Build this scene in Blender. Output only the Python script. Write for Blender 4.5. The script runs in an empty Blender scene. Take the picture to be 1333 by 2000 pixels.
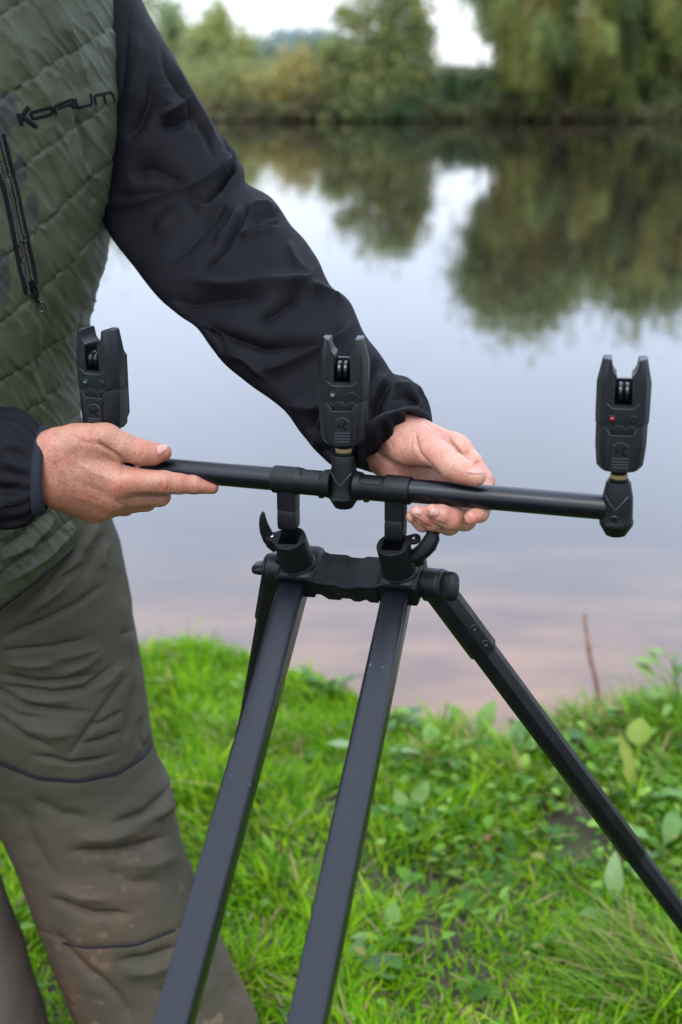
import bpy, bmesh, math, random
import numpy as np
from mathutils import Vector, Matrix
from mathutils.bvhtree import BVHTree

S = bpy.context.scene
COL = S.collection
R = math.radians
random.seed(7)
RNG = np.random.default_rng(7)

# ---------------------------------------------------------------- camera
LENS, PITCH, CAM_H = 50.0, R(17.2), 1.27
FPX = 1333 * LENS / 24.0
CP, SP = math.cos(PITCH), math.sin(PITCH)
cam_d = bpy.data.cameras.new('camera')
cam_d.sensor_fit = 'HORIZONTAL'
cam_d.sensor_width = 24.0
cam_d.lens = LENS
cam_d.clip_start = 0.05
cam_d.clip_end = 3000
cam_d.dof.use_dof = True
cam_d.dof.focus_distance = 1.35
cam_d.dof.aperture_fstop = 4.4
cam_d.dof.aperture_blades = 9
cam = bpy.data.objects.new('camera', cam_d)
COL.objects.link(cam)
cam.location = (0, 0, CAM_H)
cam.rotation_euler = (math.pi / 2 - PITCH, 0, 0)
S.camera = cam

# ---------------------------------------------------------------- world, sun, exposure
S.render.engine = 'CYCLES'
S.cycles.use_denoising = True
S.cycles.max_bounces = 8
S.cycles.transparent_max_bounces = 6
S.view_settings.view_transform = 'Standard'
S.view_settings.look = 'None'
S.view_settings.exposure = 0.56
S.view_settings.gamma = 1.0
S.view_settings.use_curve_mapping = False
SUN_EL, SUN_AZ = R(52), R(200)          # azimuth clockwise from +Y
W = bpy.data.worlds.new('World')
S.world = W
W.use_nodes = True
wn, wl = W.node_tree.nodes, W.node_tree.links
wn.clear()
w_out = wn.new('ShaderNodeOutputWorld')
w_bg = wn.new('ShaderNodeBackground')
w_bg.inputs['Strength'].default_value = 0.10
w_sky = wn.new('ShaderNodeTexSky')
w_sky.sky_type = 'NISHITA'
w_sky.sun_disc = False
w_sky.sun_elevation = SUN_EL
w_sky.sun_rotation = SUN_AZ
w_sky.air_density = 1.0
w_sky.dust_density = 3.0
w_sky.ozone_density = 1.5
# closed cloud deck, brighter towards the zenith as an overcast sky is
w_tc = wn.new('ShaderNodeTexCoord')
w_sep = wn.new('ShaderNodeSeparateXYZ')
wl.new(w_tc.outputs['Generated'], w_sep.inputs[0])
w_ramp = wn.new('ShaderNodeValToRGB')
wl.new(w_sep.outputs['Z'], w_ramp.inputs['Fac'])
w_ramp.color_ramp.elements[0].position = 0.0
w_ramp.color_ramp.elements[0].color = (0.97, 0.985, 1.0, 1)
w_ramp.color_ramp.elements[1].position = 1.0
w_ramp.color_ramp.elements[1].color = (0.74, 0.86, 1.09, 1)
w_e = w_ramp.color_ramp.elements.new(0.14); w_e.color = (0.765, 0.875, 1.09, 1)
w_mr = wn.new('ShaderNodeMapRange')
w_abs = wn.new('ShaderNodeMath'); w_abs.operation = 'MAXIMUM'; w_abs.inputs[1].default_value = 0.0
wl.new(w_sep.outputs['Z'], w_abs.inputs[0])
w_pow = wn.new('ShaderNodeMath'); w_pow.operation = 'POWER'; w_pow.inputs[1].default_value = 0.5
wl.new(w_abs.outputs[0], w_pow.inputs[0])
wl.new(w_pow.outputs[0], w_mr.inputs['Value'])
w_mr.inputs['From Min'].default_value = 0.0
w_mr.inputs['From Max'].default_value = 1.0
w_mr.inputs['To Min'].default_value = 9.6
w_mr.inputs['To Max'].default_value = 27.0
w_cloud = wn.new('ShaderNodeTexNoise')
w_cloud.inputs['Scale'].default_value = 2.2
w_cloud.inputs['Detail'].default_value = 4
wl.new(w_tc.outputs['Generated'], w_cloud.inputs['Vector'])
w_cm = wn.new('ShaderNodeMapRange')
wl.new(w_cloud.outputs['Fac'], w_cm.inputs['Value'])
w_cm.inputs['From Min'].default_value = 0.3
w_cm.inputs['From Max'].default_value = 0.7
w_cm.inputs['To Min'].default_value = 0.9
w_cm.inputs['To Max'].default_value = 1.1
w_mul = wn.new('ShaderNodeMath'); w_mul.operation = 'MULTIPLY'
wl.new(w_mr.outputs[0], w_mul.inputs[0]); wl.new(w_cm.outputs[0], w_mul.inputs[1])
w_vm = wn.new('ShaderNodeVectorMath'); w_vm.operation = 'SCALE'
wl.new(w_ramp.outputs['Color'], w_vm.inputs[0]); wl.new(w_mul.outputs[0], w_vm.inputs['Scale'])
w_mix = wn.new('ShaderNodeMix'); w_mix.data_type = 'RGBA'
w_mix.inputs['Factor'].default_value = 0.86
wl.new(w_sky.outputs[0], w_mix.inputs['A'])
wl.new(w_vm.outputs[0], w_mix.inputs['B'])
wl.new(w_mix.outputs['Result'], w_bg.inputs['Color'])
wl.new(w_bg.outputs[0], w_out.inputs['Surface'])

sun_d = bpy.data.lights.new('sun', 'SUN')
sun_d.energy = 1.2
sun_d.angle = R(25)
sun_d.color = (1.0, 0.95, 0.88)
sun = bpy.data.objects.new('sun', sun_d)
COL.objects.link(sun)
sdir = Vector((math.sin(SUN_AZ) * math.cos(SUN_EL), math.cos(SUN_AZ) * math.cos(SUN_EL), math.sin(SUN_EL)))
sun.rotation_euler = sdir.to_track_quat('Z', 'Y').to_euler()
sun.location = (0, 0, 20)

# ---------------------------------------------------------------- coordinates
def at(px, py, z):
    """world point seen at photograph pixel (px,py) at depth z along the view axis"""
    x = (px - 666.5) / FPX * z
    y = -(py - 1000.0) / FPX * z
    return Vector((x, z * CP + y * SP, CAM_H - z * SP + y * CP))

def at_Y(px, py, Y):
    q = -(py - 1000.0) / FPX
    return at(px, py, Y / (CP + q * SP))

def at_Z(px, py, h):
    q = -(py - 1000.0) / FPX
    return at(px, py, (h - CAM_H) / (-SP + q * CP))

def proj(P):
    P = np.asarray(P, float)
    dx, dy, dz = P[:, 0], P[:, 1], P[:, 2] - CAM_H
    z = dy * CP - dz * SP
    y = dy * SP + dz * CP
    return 666.5 + FPX * dx / z, 1000.0 - FPX * y / z, z

# ---------------------------------------------------------------- materials
def sv(node, name, val):
    node.inputs[name].default_value = val

class Mat:
    def __init__(self, name, color=(0.5, 0.5, 0.5), rough=0.6, spec=0.5, metallic=0.0):
        self.m = bpy.data.materials.new(name)
        self.m.use_nodes = True
        self.n, self.l = self.m.node_tree.nodes, self.m.node_tree.links
        self.b = self.n['Principled BSDF']
        sv(self.b, 'Base Color', (*color, 1)); sv(self.b, 'Roughness', rough)
        sv(self.b, 'Specular IOR Level', spec); sv(self.b, 'Metallic', metallic)
        self.tc = self.n.new('ShaderNodeTexCoord')
        self.h = None
    def noise(self, scale, detail=4, rough=0.55, dist=0.0, stretch=None, coord='Object'):
        t = self.n.new('ShaderNodeTexNoise')
        sv(t, 'Scale', scale); sv(t, 'Detail', detail); sv(t, 'Roughness', rough); sv(t, 'Distortion', dist)
        src = self.tc.outputs[coord]
        if stretch:
            mp = self.n.new('ShaderNodeMapping'); sv(mp, 'Scale', stretch)
            self.l.new(src, mp.inputs[0]); src = mp.outputs[0]
        self.l.new(src, t.inputs['Vector'])
        return t.outputs['Fac']
    def voro(self, scale, feature='F1', coord='Object', stretch=None):
        t = self.n.new('ShaderNodeTexVoronoi'); t.feature = feature
        sv(t, 'Scale', scale)
        src = self.tc.outputs[coord]
        if stretch:
            mp = self.n.new('ShaderNodeMapping'); sv(mp, 'Scale', stretch)
            self.l.new(src, mp.inputs[0]); src = mp.outputs[0]
        self.l.new(src, t.inputs['Vector'])
        return t.outputs['Distance']
    def remap(self, fac, a, b, lo=0.0, hi=1.0):
        t = self.n.new('ShaderNodeMapRange')
        self.l.new(fac, t.inputs['Value'])
        sv(t, 'From Min', a); sv(t, 'From Max', b); sv(t, 'To Min', lo); sv(t, 'To Max', hi)
        return t.outputs[0]
    def attr(self, name, out='Color'):
        t = self.n.new('ShaderNodeAttribute'); t.attribute_name = name
        return t.outputs[out]
    def mix(self, fac, A, B, mode='MIX'):
        t = self.n.new('ShaderNodeMix'); t.data_type = 'RGBA'; t.blend_type = mode
        for key, v in (('Factor', fac), ('A', A), ('B', B)):
            if hasattr(v, 'is_linked'): self.l.new(v, t.inputs[key])
            elif key == 'Factor': t.inputs[key].default_value = v
            else: t.inputs[key].default_value = (*v, 1) if len(v) == 3 else v
        return t.outputs['Result']
    def color(self, sock): self.l.new(sock, self.b.inputs['Base Color']); return self
    def rough(self, sock): self.l.new(sock, self.b.inputs['Roughness']); return self
    def bump(self, sock, dist, strength=1.0):
        t = self.n.new('ShaderNodeBump'); sv(t, 'Distance', dist); sv(t, 'Strength', strength)
        self.l.new(sock, t.inputs['Height'])
        if self.h is not None: self.l.new(self.h, t.inputs['Normal'])
        self.h = t.outputs[0]
        self.l.new(self.h, self.b.inputs['Normal'])
        return self

# ---------------------------------------------------------------- mesh building
def link(name, me, m=None, parent=None, smooth=True, sharp=35):
    o = bpy.data.objects.new(name, me)
    COL.objects.link(o)
    if m is not None and not me.materials: me.materials.append(m.m if isinstance(m, Mat) else m)
    if smooth and len(me.polygons):
        me.polygons.foreach_set('use_smooth', np.ones(len(me.polygons), bool))
        if sharp: me.set_sharp_from_angle(angle=R(sharp))
    if parent is not None:
        o.parent = parent
    return o

def tag(o, label=None, cat=None, group=None, kind=None):
    if label: o['label'] = label
    if cat: o['category'] = cat
    if group: o['group'] = group
    if kind: o['kind'] = kind
    return o

def empty(name, M=None):
    o = bpy.data.objects.new(name, None)
    COL.objects.link(o)
    o.empty_display_size = 0.05
    if M is not None: o.matrix_world = M
    return o

def np_mesh(name, V, Q, colors=None):
    """mesh from vertex array and an array of equal-sized faces (or list of arrays)"""
    me = bpy.data.meshes.new(name)
    V = np.asarray(V, np.float32)
    Qs = Q if isinstance(Q, list) else [Q]
    Qs = [np.asarray(q, np.int32) for q in Qs if len(q)]
    me.vertices.add(len(V)); me.vertices.foreach_set('co', V.ravel())
    li = np.concatenate([q.ravel() for q in Qs])
    cnt = np.concatenate([np.full(len(q), q.shape[1], np.int32) for q in Qs])
    st = np.concatenate([[0], np.cumsum(cnt)[:-1]]).astype(np.int32)
    me.loops.add(len(li)); me.loops.foreach_set('vertex_index', li)
    me.polygons.add(len(cnt)); me.polygons.foreach_set('loop_start', st)
    me.update(calc_edges=True)
    if colors is not None:
        for cname, arr in colors.items():
            a = me.attributes.new(cname, 'FLOAT_COLOR', 'POINT')
            arr = np.asarray(arr, np.float32)
            if arr.shape[1] == 3: arr = np.c_[arr, np.ones(len(arr), np.float32)]
            a.data.foreach_set('color', arr.ravel())
    me.validate()
    return me

def bm_mesh(bm, name='mesh', bevel=0.0, segs=2, ang=28):
    if bevel > 0:
        es = [e for e in bm.edges if len(e.link_faces) == 2 and e.calc_face_angle(0) > R(ang)]
        bmesh.ops.bevel(bm, geom=es, offset=bevel, segments=segs, profile=0.6, affect='EDGES', clamp_overlap=True)
    bmesh.ops.recalc_face_normals(bm, faces=bm.faces)
    me = bpy.data.meshes.new(name)
    bm.to_mesh(me); bm.free()
    return me

def frame(o, x, y, z):
    """matrix from origin and axes"""
    M = Matrix.Identity(4)
    for i, a in enumerate((x, y, z)):
        M[0][i], M[1][i], M[2][i] = a[0], a[1], a[2]
    M[0][3], M[1][3], M[2][3] = o[0], o[1], o[2]
    return M

def axes_from(zdir, xhint):
    z = Vector(zdir).normalized()
    x = (Vector(xhint) - z * Vector(xhint).dot(z)).normalized()
    return x, z.cross(x), z

def bm_box(bm, x0, x1, y0, y1, z0, z1, M=None):
    vs = [bm.verts.new((x, y, z)) for z in (z0, z1) for y in (y0, y1) for x in (x0, x1)]
    for f in ((0, 2, 3, 1), (4, 5, 7, 6), (0, 1, 5, 4), (2, 6, 7, 3), (0, 4, 6, 2), (1, 3, 7, 5)):
        bm.faces.new([vs[i] for i in f])
    if M is not None: bmesh.ops.transform(bm, matrix=M, verts=vs)
    return vs

def bm_lathe(bm, prof, segs=32, M=None, cap=True):
    """profile of (r,z) turned about z"""
    rows = []
    for r, z in prof:
        rows.append([bm.verts.new((r * math.cos(2 * math.pi * k / segs), r * math.sin(2 * math.pi * k / segs), z)) for k in range(segs)])
    for a, b in zip(rows[:-1], rows[1:]):
        for k in range(segs):
            bm.faces.new((a[k], a[(k + 1) % segs], b[(k + 1) % segs], b[k]))
    if cap:
        bm.faces.new(rows[0][::-1]); bm.faces.new(rows[-1])
    vs = [v for r in rows for v in r]
    if M is not None: bmesh.ops.transform(bm, matrix=M, verts=vs)
    return vs

def bm_prism(bm, poly, d0, d1, M=None):
    """polygon in xz, extruded along y from d0 to d1"""
    a = [bm.verts.new((x, d0, z)) for x, z in poly]
    b = [bm.verts.new((x, d1, z)) for x, z in poly]
    n = len(poly)
    fs = [bm.faces.new(a), bm.faces.new(b[::-1])]
    for i in range(n):
        bm.faces.new((a[i], b[i], b[(i + 1) % n], a[(i + 1) % n]))
    if M is not None: bmesh.ops.transform(bm, matrix=M, verts=a + b)
    return a + b

def tube_arrays(path, rad, segs=8, up=None, flat=1.0, close=False):
    """tube along a list of points; rad scalar or list; returns V,Q"""
    P = np.array([tuple(p) for p in path], float)
    n = len(P)
    rad = np.full(n, rad) if np.isscalar(rad) else np.asarray(rad, float)
    T = np.gradient(P, axis=0); T /= np.linalg.norm(T, axis=1)[:, None] + 1e-12
    V = []
    ref = np.array(up if up is not None else (0.3, -1.0, 0.2), float)
    for i in range(n):
        s = np.cross(T[i], ref); s /= np.linalg.norm(s) + 1e-12
        u = np.cross(s, T[i])
        for k in range(segs):
            a = 2 * math.pi * k / segs
            V.append(P[i] + rad[i] * (s * math.cos(a) + u * math.sin(a) * flat))
    Q = []
    for i in range(n - 1):
        for k in range(segs):
            Q.append((i * segs + k, i * segs + (k + 1) % segs, (i + 1) * segs + (k + 1) % segs, (i + 1) * segs + k))
    return np.array(V), np.array(Q)

def join_arrays(parts):
    Vs, Qs, o = [], [], 0
    for V, Q in parts:
        Vs.append(V); Qs.append(np.asarray(Q) + o); o += len(V)
    return np.concatenate(Vs), np.concatenate(Qs)

# ---------------------------------------------------------------- distance fields and surface nets
def cap(P, a, b, ra, rb):
    a = np.asarray(a, np.float32); ba = np.asarray(b, np.float32) - a
    pa = P - a
    t = np.clip((pa @ ba) / max(float(ba @ ba), 1e-12), 0, 1)
    return np.linalg.norm(pa - t[:, None] * ba, axis=1) - (ra + (rb - ra) * t)

def ell(P, c, r, Rm=None):
    q = P - np.asarray(c, np.float32)
    if Rm is not None: q = q @ np.asarray(Rm, np.float32)
    r = np.asarray(r, np.float32)
    k0 = np.linalg.norm(q / r, axis=1); k1 = np.linalg.norm(q / (r * r), axis=1)
    return k0 * (k0 - 1) / np.maximum(k1, 1e-9)

def smin(a, b, k):
    h = np.maximum(k - np.abs(a - b), 0) / k
    return np.minimum(a, b) - h * h * k * 0.25

def surface_nets(fn, lo, hi, h):
    lo = np.asarray(lo, float); hi = np.asarray(hi, float)
    n = np.ceil((hi - lo) / h).astype(int) + 1
    ax = [lo[i] + h * np.arange(n[i]) for i in range(3)]
    # coarse pass to skip empty space
    F = np.full(n, 1.0, np.float32)
    B = 8
    XS = [range(0, n[i], B) for i in range(3)]
    cent = []
    idx = []
    for i in XS[0]:
        for j in XS[1]:
            for k in XS[2]:
                idx.append((i, j, k))
    idx = np.array(idx)
    cent = lo + (idx + (B - 1) / 2) * h
    fc = fn(cent.astype(np.float32))
    rad = h * B * 0.5 * 1.75 + 0.006
    near = np.abs(fc) < rad
    for (i, j, k), c in zip(idx[~near], fc[~near]):
        F[i:i + B, j:j + B, k:k + B] = c
    blocks = idx[near]
    CH = 600
    for s in range(0, len(blocks), CH):
        bl = blocks[s:s + CH]
        pts, sl = [], []
        for i, j, k in bl:
            g = np.stack(np.meshgrid(ax[0][i:i + B], ax[1][j:j + B], ax[2][k:k + B], indexing='ij'), -1)
            sl.append(g.shape[:3]); pts.append(g.reshape(-1, 3))
        v = fn(np.concatenate(pts).astype(np.float32))
        o = 0
        for (i, j, k), sh in zip(bl, sl):
            m = sh[0] * sh[1] * sh[2]
            F[i:i + B, j:j + B, k:k + B] = v[o:o + m].reshape(sh); o += m
    neg = F < 0
    c = np.zeros((n[0] - 1, n[1] - 1, n[2] - 1), np.int8)
    for dx in (0, 1):
        for dy in (0, 1):
            for dz in (0, 1):
                c += neg[dx:n[0] - 1 + dx, dy:n[1] - 1 + dy, dz:n[2] - 1 + dz]
    act = (c > 0) & (c < 8)
    ci = np.argwhere(act)
    vid = np.full(c.shape, -1, np.int64); vid[act] = np.arange(len(ci))
    acc = np.zeros((len(ci), 3)); cnt = np.zeros(len(ci))
    corners = [(0, 0, 0), (1, 0, 0), (0, 1, 0), (1, 1, 0), (0, 0, 1), (1, 0, 1), (0, 1, 1), (1, 1, 1)]
    for a in range(8):
        for b in range(a + 1, 8):
            d = np.abs(np.subtract(corners[a], corners[b])).sum()
            if d != 1: continue
            fa = F[ci[:, 0] + corners[a][0], ci[:, 1] + corners[a][1], ci[:, 2] + corners[a][2]]
            fb = F[ci[:, 0] + corners[b][0], ci[:, 1] + corners[b][1], ci[:, 2] + corners[b][2]]
            m = (fa < 0) != (fb < 0)
            t = np.where(m, fa / np.where(m, fa - fb, 1), 0)
            p = np.array(corners[a]) + t[:, None] * (np.array(corners[b]) - np.array(corners[a]))
            acc[m] += p[m]; cnt[m] += 1
    V = lo + (ci + acc / np.maximum(cnt, 1)[:, None]) * h
    quads = []
    for axis in range(3):
        sl0 = [slice(None)] * 3; sl1 = [slice(None)] * 3
        sl0[axis] = slice(0, n[axis] - 1); sl1[axis] = slice(1, n[axis])
        e = np.argwhere(neg[tuple(sl0)] != neg[tuple(sl1)])
        u, v = [(1, 2), (2, 0), (0, 1)][axis]
        ok = (e[:, u] > 0) & (e[:, v] > 0) & (e[:, u] < n[u] - 1) & (e[:, v] < n[v] - 1)
        e = e[ok]
        sgn = neg[e[:, 0], e[:, 1], e[:, 2]]
        def g(du, dv):
            q = e.copy(); q[:, u] += du; q[:, v] += dv
            return vid[q[:, 0], q[:, 1], q[:, 2]]
        q = np.stack([g(-1, -1), g(0, -1), g(0, 0), g(-1, 0)], 1)
        q[~sgn] = q[~sgn][:, ::-1]
        quads.append(q)
    return V, np.concatenate(quads)

def vnormals(V, Q):
    n = np.zeros_like(V)
    a = V[Q[:, 2]] - V[Q[:, 0]]; b = V[Q[:, 3]] - V[Q[:, 1]]
    f = np.cross(a, b)
    for k in range(4): np.add.at(n, Q[:, k], f)
    return n / (np.linalg.norm(n, axis=1)[:, None] + 1e-12)

def relax(V, Q, it=2, lam=0.5):
    for _ in range(it):
        s = np.zeros_like(V); c = np.zeros(len(V))
        for k in range(4):
            i, j = Q[:, k], Q[:, (k + 1) % 4]
            np.add.at(s, i, V[j]); np.add.at(c, i, 1)
            np.add.at(s, j, V[i]); np.add.at(c, j, 1)
        V = V + lam * (s / np.maximum(c, 1)[:, None] - V)
    return V

def polydist(X, Y, pts):
    """distance in the plane from points to a polyline, and the signed side"""
    best = np.full(X.shape, 1e9); side = np.zeros(X.shape); along = np.zeros(X.shape)
    L = 0.0
    tot = sum(math.dist(a, b) for a, b in zip(pts[:-1], pts[1:]))
    for (x0, y0), (x1, y1) in zip(pts[:-1], pts[1:]):
        dx, dy = x1 - x0, y1 - y0
        l2 = dx * dx + dy * dy + 1e-9
        t = np.clip(((X - x0) * dx + (Y - y0) * dy) / l2, 0, 1)
        ex, ey = X - x0 - t * dx, Y - y0 - t * dy
        d = np.hypot(ex, ey)
        m = d < best
        best = np.where(m, d, best)
        side = np.where(m, np.sign(dx * ey - dy * ex), side)
        along = np.where(m, (L + t * math.sqrt(l2)) / tot, along)
        L += math.sqrt(l2)
    return best, side, along

def vnoise(P, seed=0):
    """smooth value noise on an (n,3) array, range about -1..1"""
    P = np.asarray(P, float)
    i = np.floor(P).astype(np.int64); f = P - i
    f = f * f * (3 - 2 * f)
    def h(a, b, c):
        x = (a * 374761393 + b * 668265263 + c * 2147483647 + seed * 974634777) & 0xFFFFFFFF
        x = ((x ^ (x >> 13)) * 1274126177) & 0xFFFFFFFF
        x = ((x ^ (x >> 16)) * 2246822519) & 0xFFFFFFFF
        return ((x ^ (x >> 15)) & 0xFFFF) / 32767.5 - 1
    r = 0
    for dx in (0, 1):
        for dy in (0, 1):
            for dz in (0, 1):
                w = (f[:, 0] if dx else 1 - f[:, 0]) * (f[:, 1] if dy else 1 - f[:, 1]) * (f[:, 2] if dz else 1 - f[:, 2])
                r = r + w * h(i[:, 0] + dx, i[:, 1] + dy, i[:, 2] + dz)
    return r

def catmull(K, t):
    """Catmull-Rom through rows of K (n,m) at parameters t in 0..n-1"""
    K = np.asarray(K, float); n = len(K)
    i = np.clip(np.floor(t).astype(int), 0, n - 2); f = (t - i)[:, None]
    p0 = K[np.maximum(i - 1, 0)]; p1 = K[i]; p2 = K[i + 1]; p3 = K[np.minimum(i + 2, n - 1)]
    return 0.5 * (2 * p1 + (p2 - p0) * f + (2 * p0 - 5 * p1 + 4 * p2 - p3) * f ** 2 + (3 * p1 - p0 - 3 * p2 + p3) * f ** 3)

# lettering of the maker's name as strokes, x 0..5.6, y 0..1
WORD = [
    [(0.05, 1.0), (0.05, -0.25)], [(0.75, 1.15), (0.12, 0.5)], [(0.12, 0.5), (0.85, -0.3)],
    [(1.1, 0.75), (2.0, 0.75), (2.0, 0.05), (1.1, 0.05), (1.1, 0.75)],
    [(2.25, 0.0), (2.25, 0.75), (3.05, 0.75), (3.05, 0.35), (2.4, 0.35)], [(2.75, 0.35), (3.1, 0.0)],
    [(3.3, 0.75), (3.3, 0.05), (4.2, 0.05), (4.2, 0.75)],
    [(4.45, 0.0), (4.45, 0.75), (5.6, 0.75), (5.6, 0.0)], [(5.02, 0.75), (5.02, 0.0)],
]
# ================================================================ ground, river, banks
SHORE_X = [-60, -6, -2, -1.0, -0.457, -0.25, -0.07, 0.02, 0.10, 0.24, 0.34, 0.6, 1.5, 4, 60]
SHORE_Y = [6.0, 3.5, 3.15, 3.08, 2.97, 2.93, 2.83, 2.74, 2.62, 2.51, 2.50, 2.57, 2.70, 2.9, 5.0]
WATER_Z = -0.35
FAR_Y = 50.0

def shore(x):
    return np.interp(x, SHORE_X, SHORE_Y)

def ground_h(x, y):
    x = np.asarray(x, float); y = np.asarray(y, float)
    P = np.stack([x, y, 0 * x], 1)
    lump = 0.012 * vnoise(P * 6, 3) + 0.02 * vnoise(P * 2.1, 4)
    d = y - shore(x) - 0.05 * vnoise(P * 4, 5)
    near = lump - np.clip(d / 0.42, 0, 1) ** 1.6 * 0.46 - np.clip(d - 0.42, 0, 4) * 0.25
    far = -0.6 + np.clip((y - (FAR_Y + 0.5) + 0.5 * vnoise(P * 0.35, 6)) / 1.3, 0, 1) * 0.66 + np.clip(y - 60, 0, 200) * 0.012 + 0.10 * vnoise(P * 0.2, 8)
    t = np.clip((y - 6.5) / 20, 0, 1)
    return np.where(y < 6.5, near, np.where(y > 30, far, near * (1 - t) + far * t))

gx = np.unique(np.concatenate([np.linspace(-900, -60, 12), np.linspace(-60, -3, 24), np.linspace(-3, 3, 121), np.linspace(3, 60, 24), np.linspace(60, 900, 12)]))
gy = np.unique(np.concatenate([np.linspace(-300, -5, 10), np.linspace(-5, 1, 12), np.linspace(1, 4, 101), np.linspace(4, 44, 18), np.linspace(44, 60, 34), np.linspace(60, 260, 15), np.linspace(260, 1800, 10)]))
GX, GY = np.meshgrid(gx, gy, indexing='ij')
V = np.stack([GX.ravel(), GY.ravel(), ground_h(GX.ravel(), GY.ravel())], 1)
nx, ny = len(gx), len(gy)
I = np.arange(nx * ny).reshape(nx, ny)
Q = np.stack([I[:-1, :-1], I[1:, :-1], I[1:, 1:], I[:-1, 1:]], -1).reshape(-1, 4)
soil = Mat('bank_soil', (0.09, 0.065, 0.045), 0.9, 0.2)
n1 = soil.noise(9, 6); n2 = soil.noise(1.3, 4)
c = soil.mix(soil.remap(n1, 0.35, 0.7), (0.03, 0.024, 0.017), (0.085, 0.065, 0.045))
sepg = soil.n.new('ShaderNodeSeparateXYZ'); soil.l.new(soil.tc.outputs['Object'], sepg.inputs[0])
c = soil.mix(soil.remap(n2, 0.5, 0.66), c, (0.05, 0.075, 0.022))
c = soil.mix(soil.remap(sepg.outputs['Y'], 40, 46), c, soil.mix(soil.remap(n2, 0.4, 0.6), (0.035, 0.025, 0.018), (0.085, 0.055, 0.036)))
soil.color(c); soil.bump(soil.noise(60, 6), 0.01)
tag(link('ground', np_mesh('ground', V, Q), soil, sharp=None), kind='structure')

water = Mat('river_water', (0.13, 0.10, 0.085), 0.03, 0.5)
sv(water.b, 'IOR', 1.49)
wn1 = water.noise(0.9, 3, stretch=(1.0, 0.55, 1.0))
silt = water.mix(water.remap(wn1, 0.35, 0.7), (0.012, 0.008, 0.007), (0.020, 0.013, 0.010))
# silty shallows by the near bank
sep = water.n.new('ShaderNodeSeparateXYZ'); water.l.new(water.tc.outputs['Object'], sep.inputs[0])
shmix = water.mix(water.remap(water.noise(3.2, 5, 0.6, stretch=(0.8, 1.5, 1.0)), 0.35, 0.65), (0.085, 0.032, 0.012), (0.185, 0.088, 0.036))
wn2 = water.noise(2.6, 4, stretch=(0.7, 1.6, 1.0))
sh = water.n.new('ShaderNodeMath'); sh.operation = 'MULTIPLY_ADD'
water.l.new(wn2, sh.inputs[0]); sh.inputs[1].default_value = 1.3; water.l.new(sep.outputs['Y'], sh.inputs[2])
shal = water.remap(sh.outputs[0], 4.1, 5.6, 1.0, 0.0)
water.color(water.mix(shal, silt, shmix))
water.bump(water.noise(1.1, 2, stretch=(0.7, 1.2, 1.0)), 0.0014)
water.bump(water.noise(5.0, 2, stretch=(0.8, 1.2, 1.0)), 0.0003)
wx = np.array([-900, -40, 40, 900.0]); wy = np.array([1.6, 20, 58.0])
GX, GY = np.meshgrid(wx, wy, indexing='ij')
V = np.stack([GX.ravel(), GY.ravel(), np.full(GX.size, WATER_Z)], 1)
I = np.arange(GX.size).reshape(4, 3)
Q = np.stack([I[:-1, :-1], I[1:, :-1], I[1:, 1:], I[:-1, 1:]], -1).reshape(-1, 4)
tag(link('river_water', np_mesh('river_water', V, Q), water, smooth=False), kind='structure')

# ================================================================ trees on the far bank
def leaf_mat(name, trans=0.35):
    m = Mat(name, (0.08, 0.12, 0.03), 0.55, 0.3)
    m.l.new(m.attr('tint'), m.b.inputs['Base Color'])
    tr = m.n.new('ShaderNodeBsdfTranslucent'); m.l.new(m.attr('tint'), tr.inputs['Color'])
    mx = m.n.new('ShaderNodeMixShader'); mx.inputs[0].default_value = trans
    m.l.new(m.b.outputs[0], mx.inputs[1]); m.l.new(tr.outputs[0], mx.inputs[2])
    m.l.new(mx.outputs[0], m.n['Material Output'].inputs['Surface'])
    return m
leafm = leaf_mat('tree_leaves', 0.58)
sv(leafm.b, 'Specular IOR Level', 0.12)
bark = Mat('bark', (0.055, 0.045, 0.035), 0.9, 0.2)
bark.bump(bark.noise(8, 5, stretch=(3, 3, 0.6)), 0.03)

def quads_at(C, D, Wd, L, W_):
    """leaf quads: centres, long axis, width axis, lengths and widths"""
    a = D * (L * 0.5)[:, None]; b = Wd * (W_ * 0.5)[:, None]
    V = np.stack([C - a, C - a * 0.1 + b, C + a, C - a * 0.1 - b], 1).reshape(-1, 3)
    Q = np.arange(len(V)).reshape(-1, 4)
    return V, Q

def unit(v): return v / (np.linalg.norm(v, axis=1)[:, None] + 1e-9)

def crown_leaves(blobs, n, size, pal, rng, clumps=38, elong=1.5):
    """blobs (c, r): leaves in clumps through each blob, thinner towards its rim"""
    vol = np.array([r[0] * r[1] * r[2] for _, r in blobs]); vol = vol ** 0.7; vol /= vol.sum()
    Vs, Qs, Cs, o = [], [], [], 0
    for (c, r), w in zip(blobs, vol):
        m = max(40, int(n * w))
        k = clumps
        d = unit(rng.normal(size=(k, 3))) * (rng.random(k) ** 0.45)[:, None]
        cl = np.array(c) + d * np.array(r)
        which = rng.integers(0, k, m)
        spread = np.array(r) * 0.37
        C = cl[which] + rng.normal(size=(m, 3)) * spread * (0.6 + 0.6 * rng.random(k))[which][:, None] * np.where(rng.random(m) < 0.20, 1.5, 0.95)[:, None]
        D = unit(rng.normal(size=(m, 3)) + np.array([0, 0, -0.5])); E = unit(np.cross(D, rng.normal(size=(m, 3))))
        L = size * (0.6 + 0.8 * rng.random(m))
        V, Q = quads_at(C, D, E, L * elong, L)
        pc = np.array(pal)[rng.integers(0, len(pal), k)][which] * (0.7 + 0.6 * rng.random(m))[:, None] * 2.6
        Vs.append(V); Qs.append(Q + o); Cs.append(np.repeat(pc, 4, 0)); o += len(V)
    return np.concatenate(Vs), np.concatenate(Qs), np.concatenate(Cs)

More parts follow.
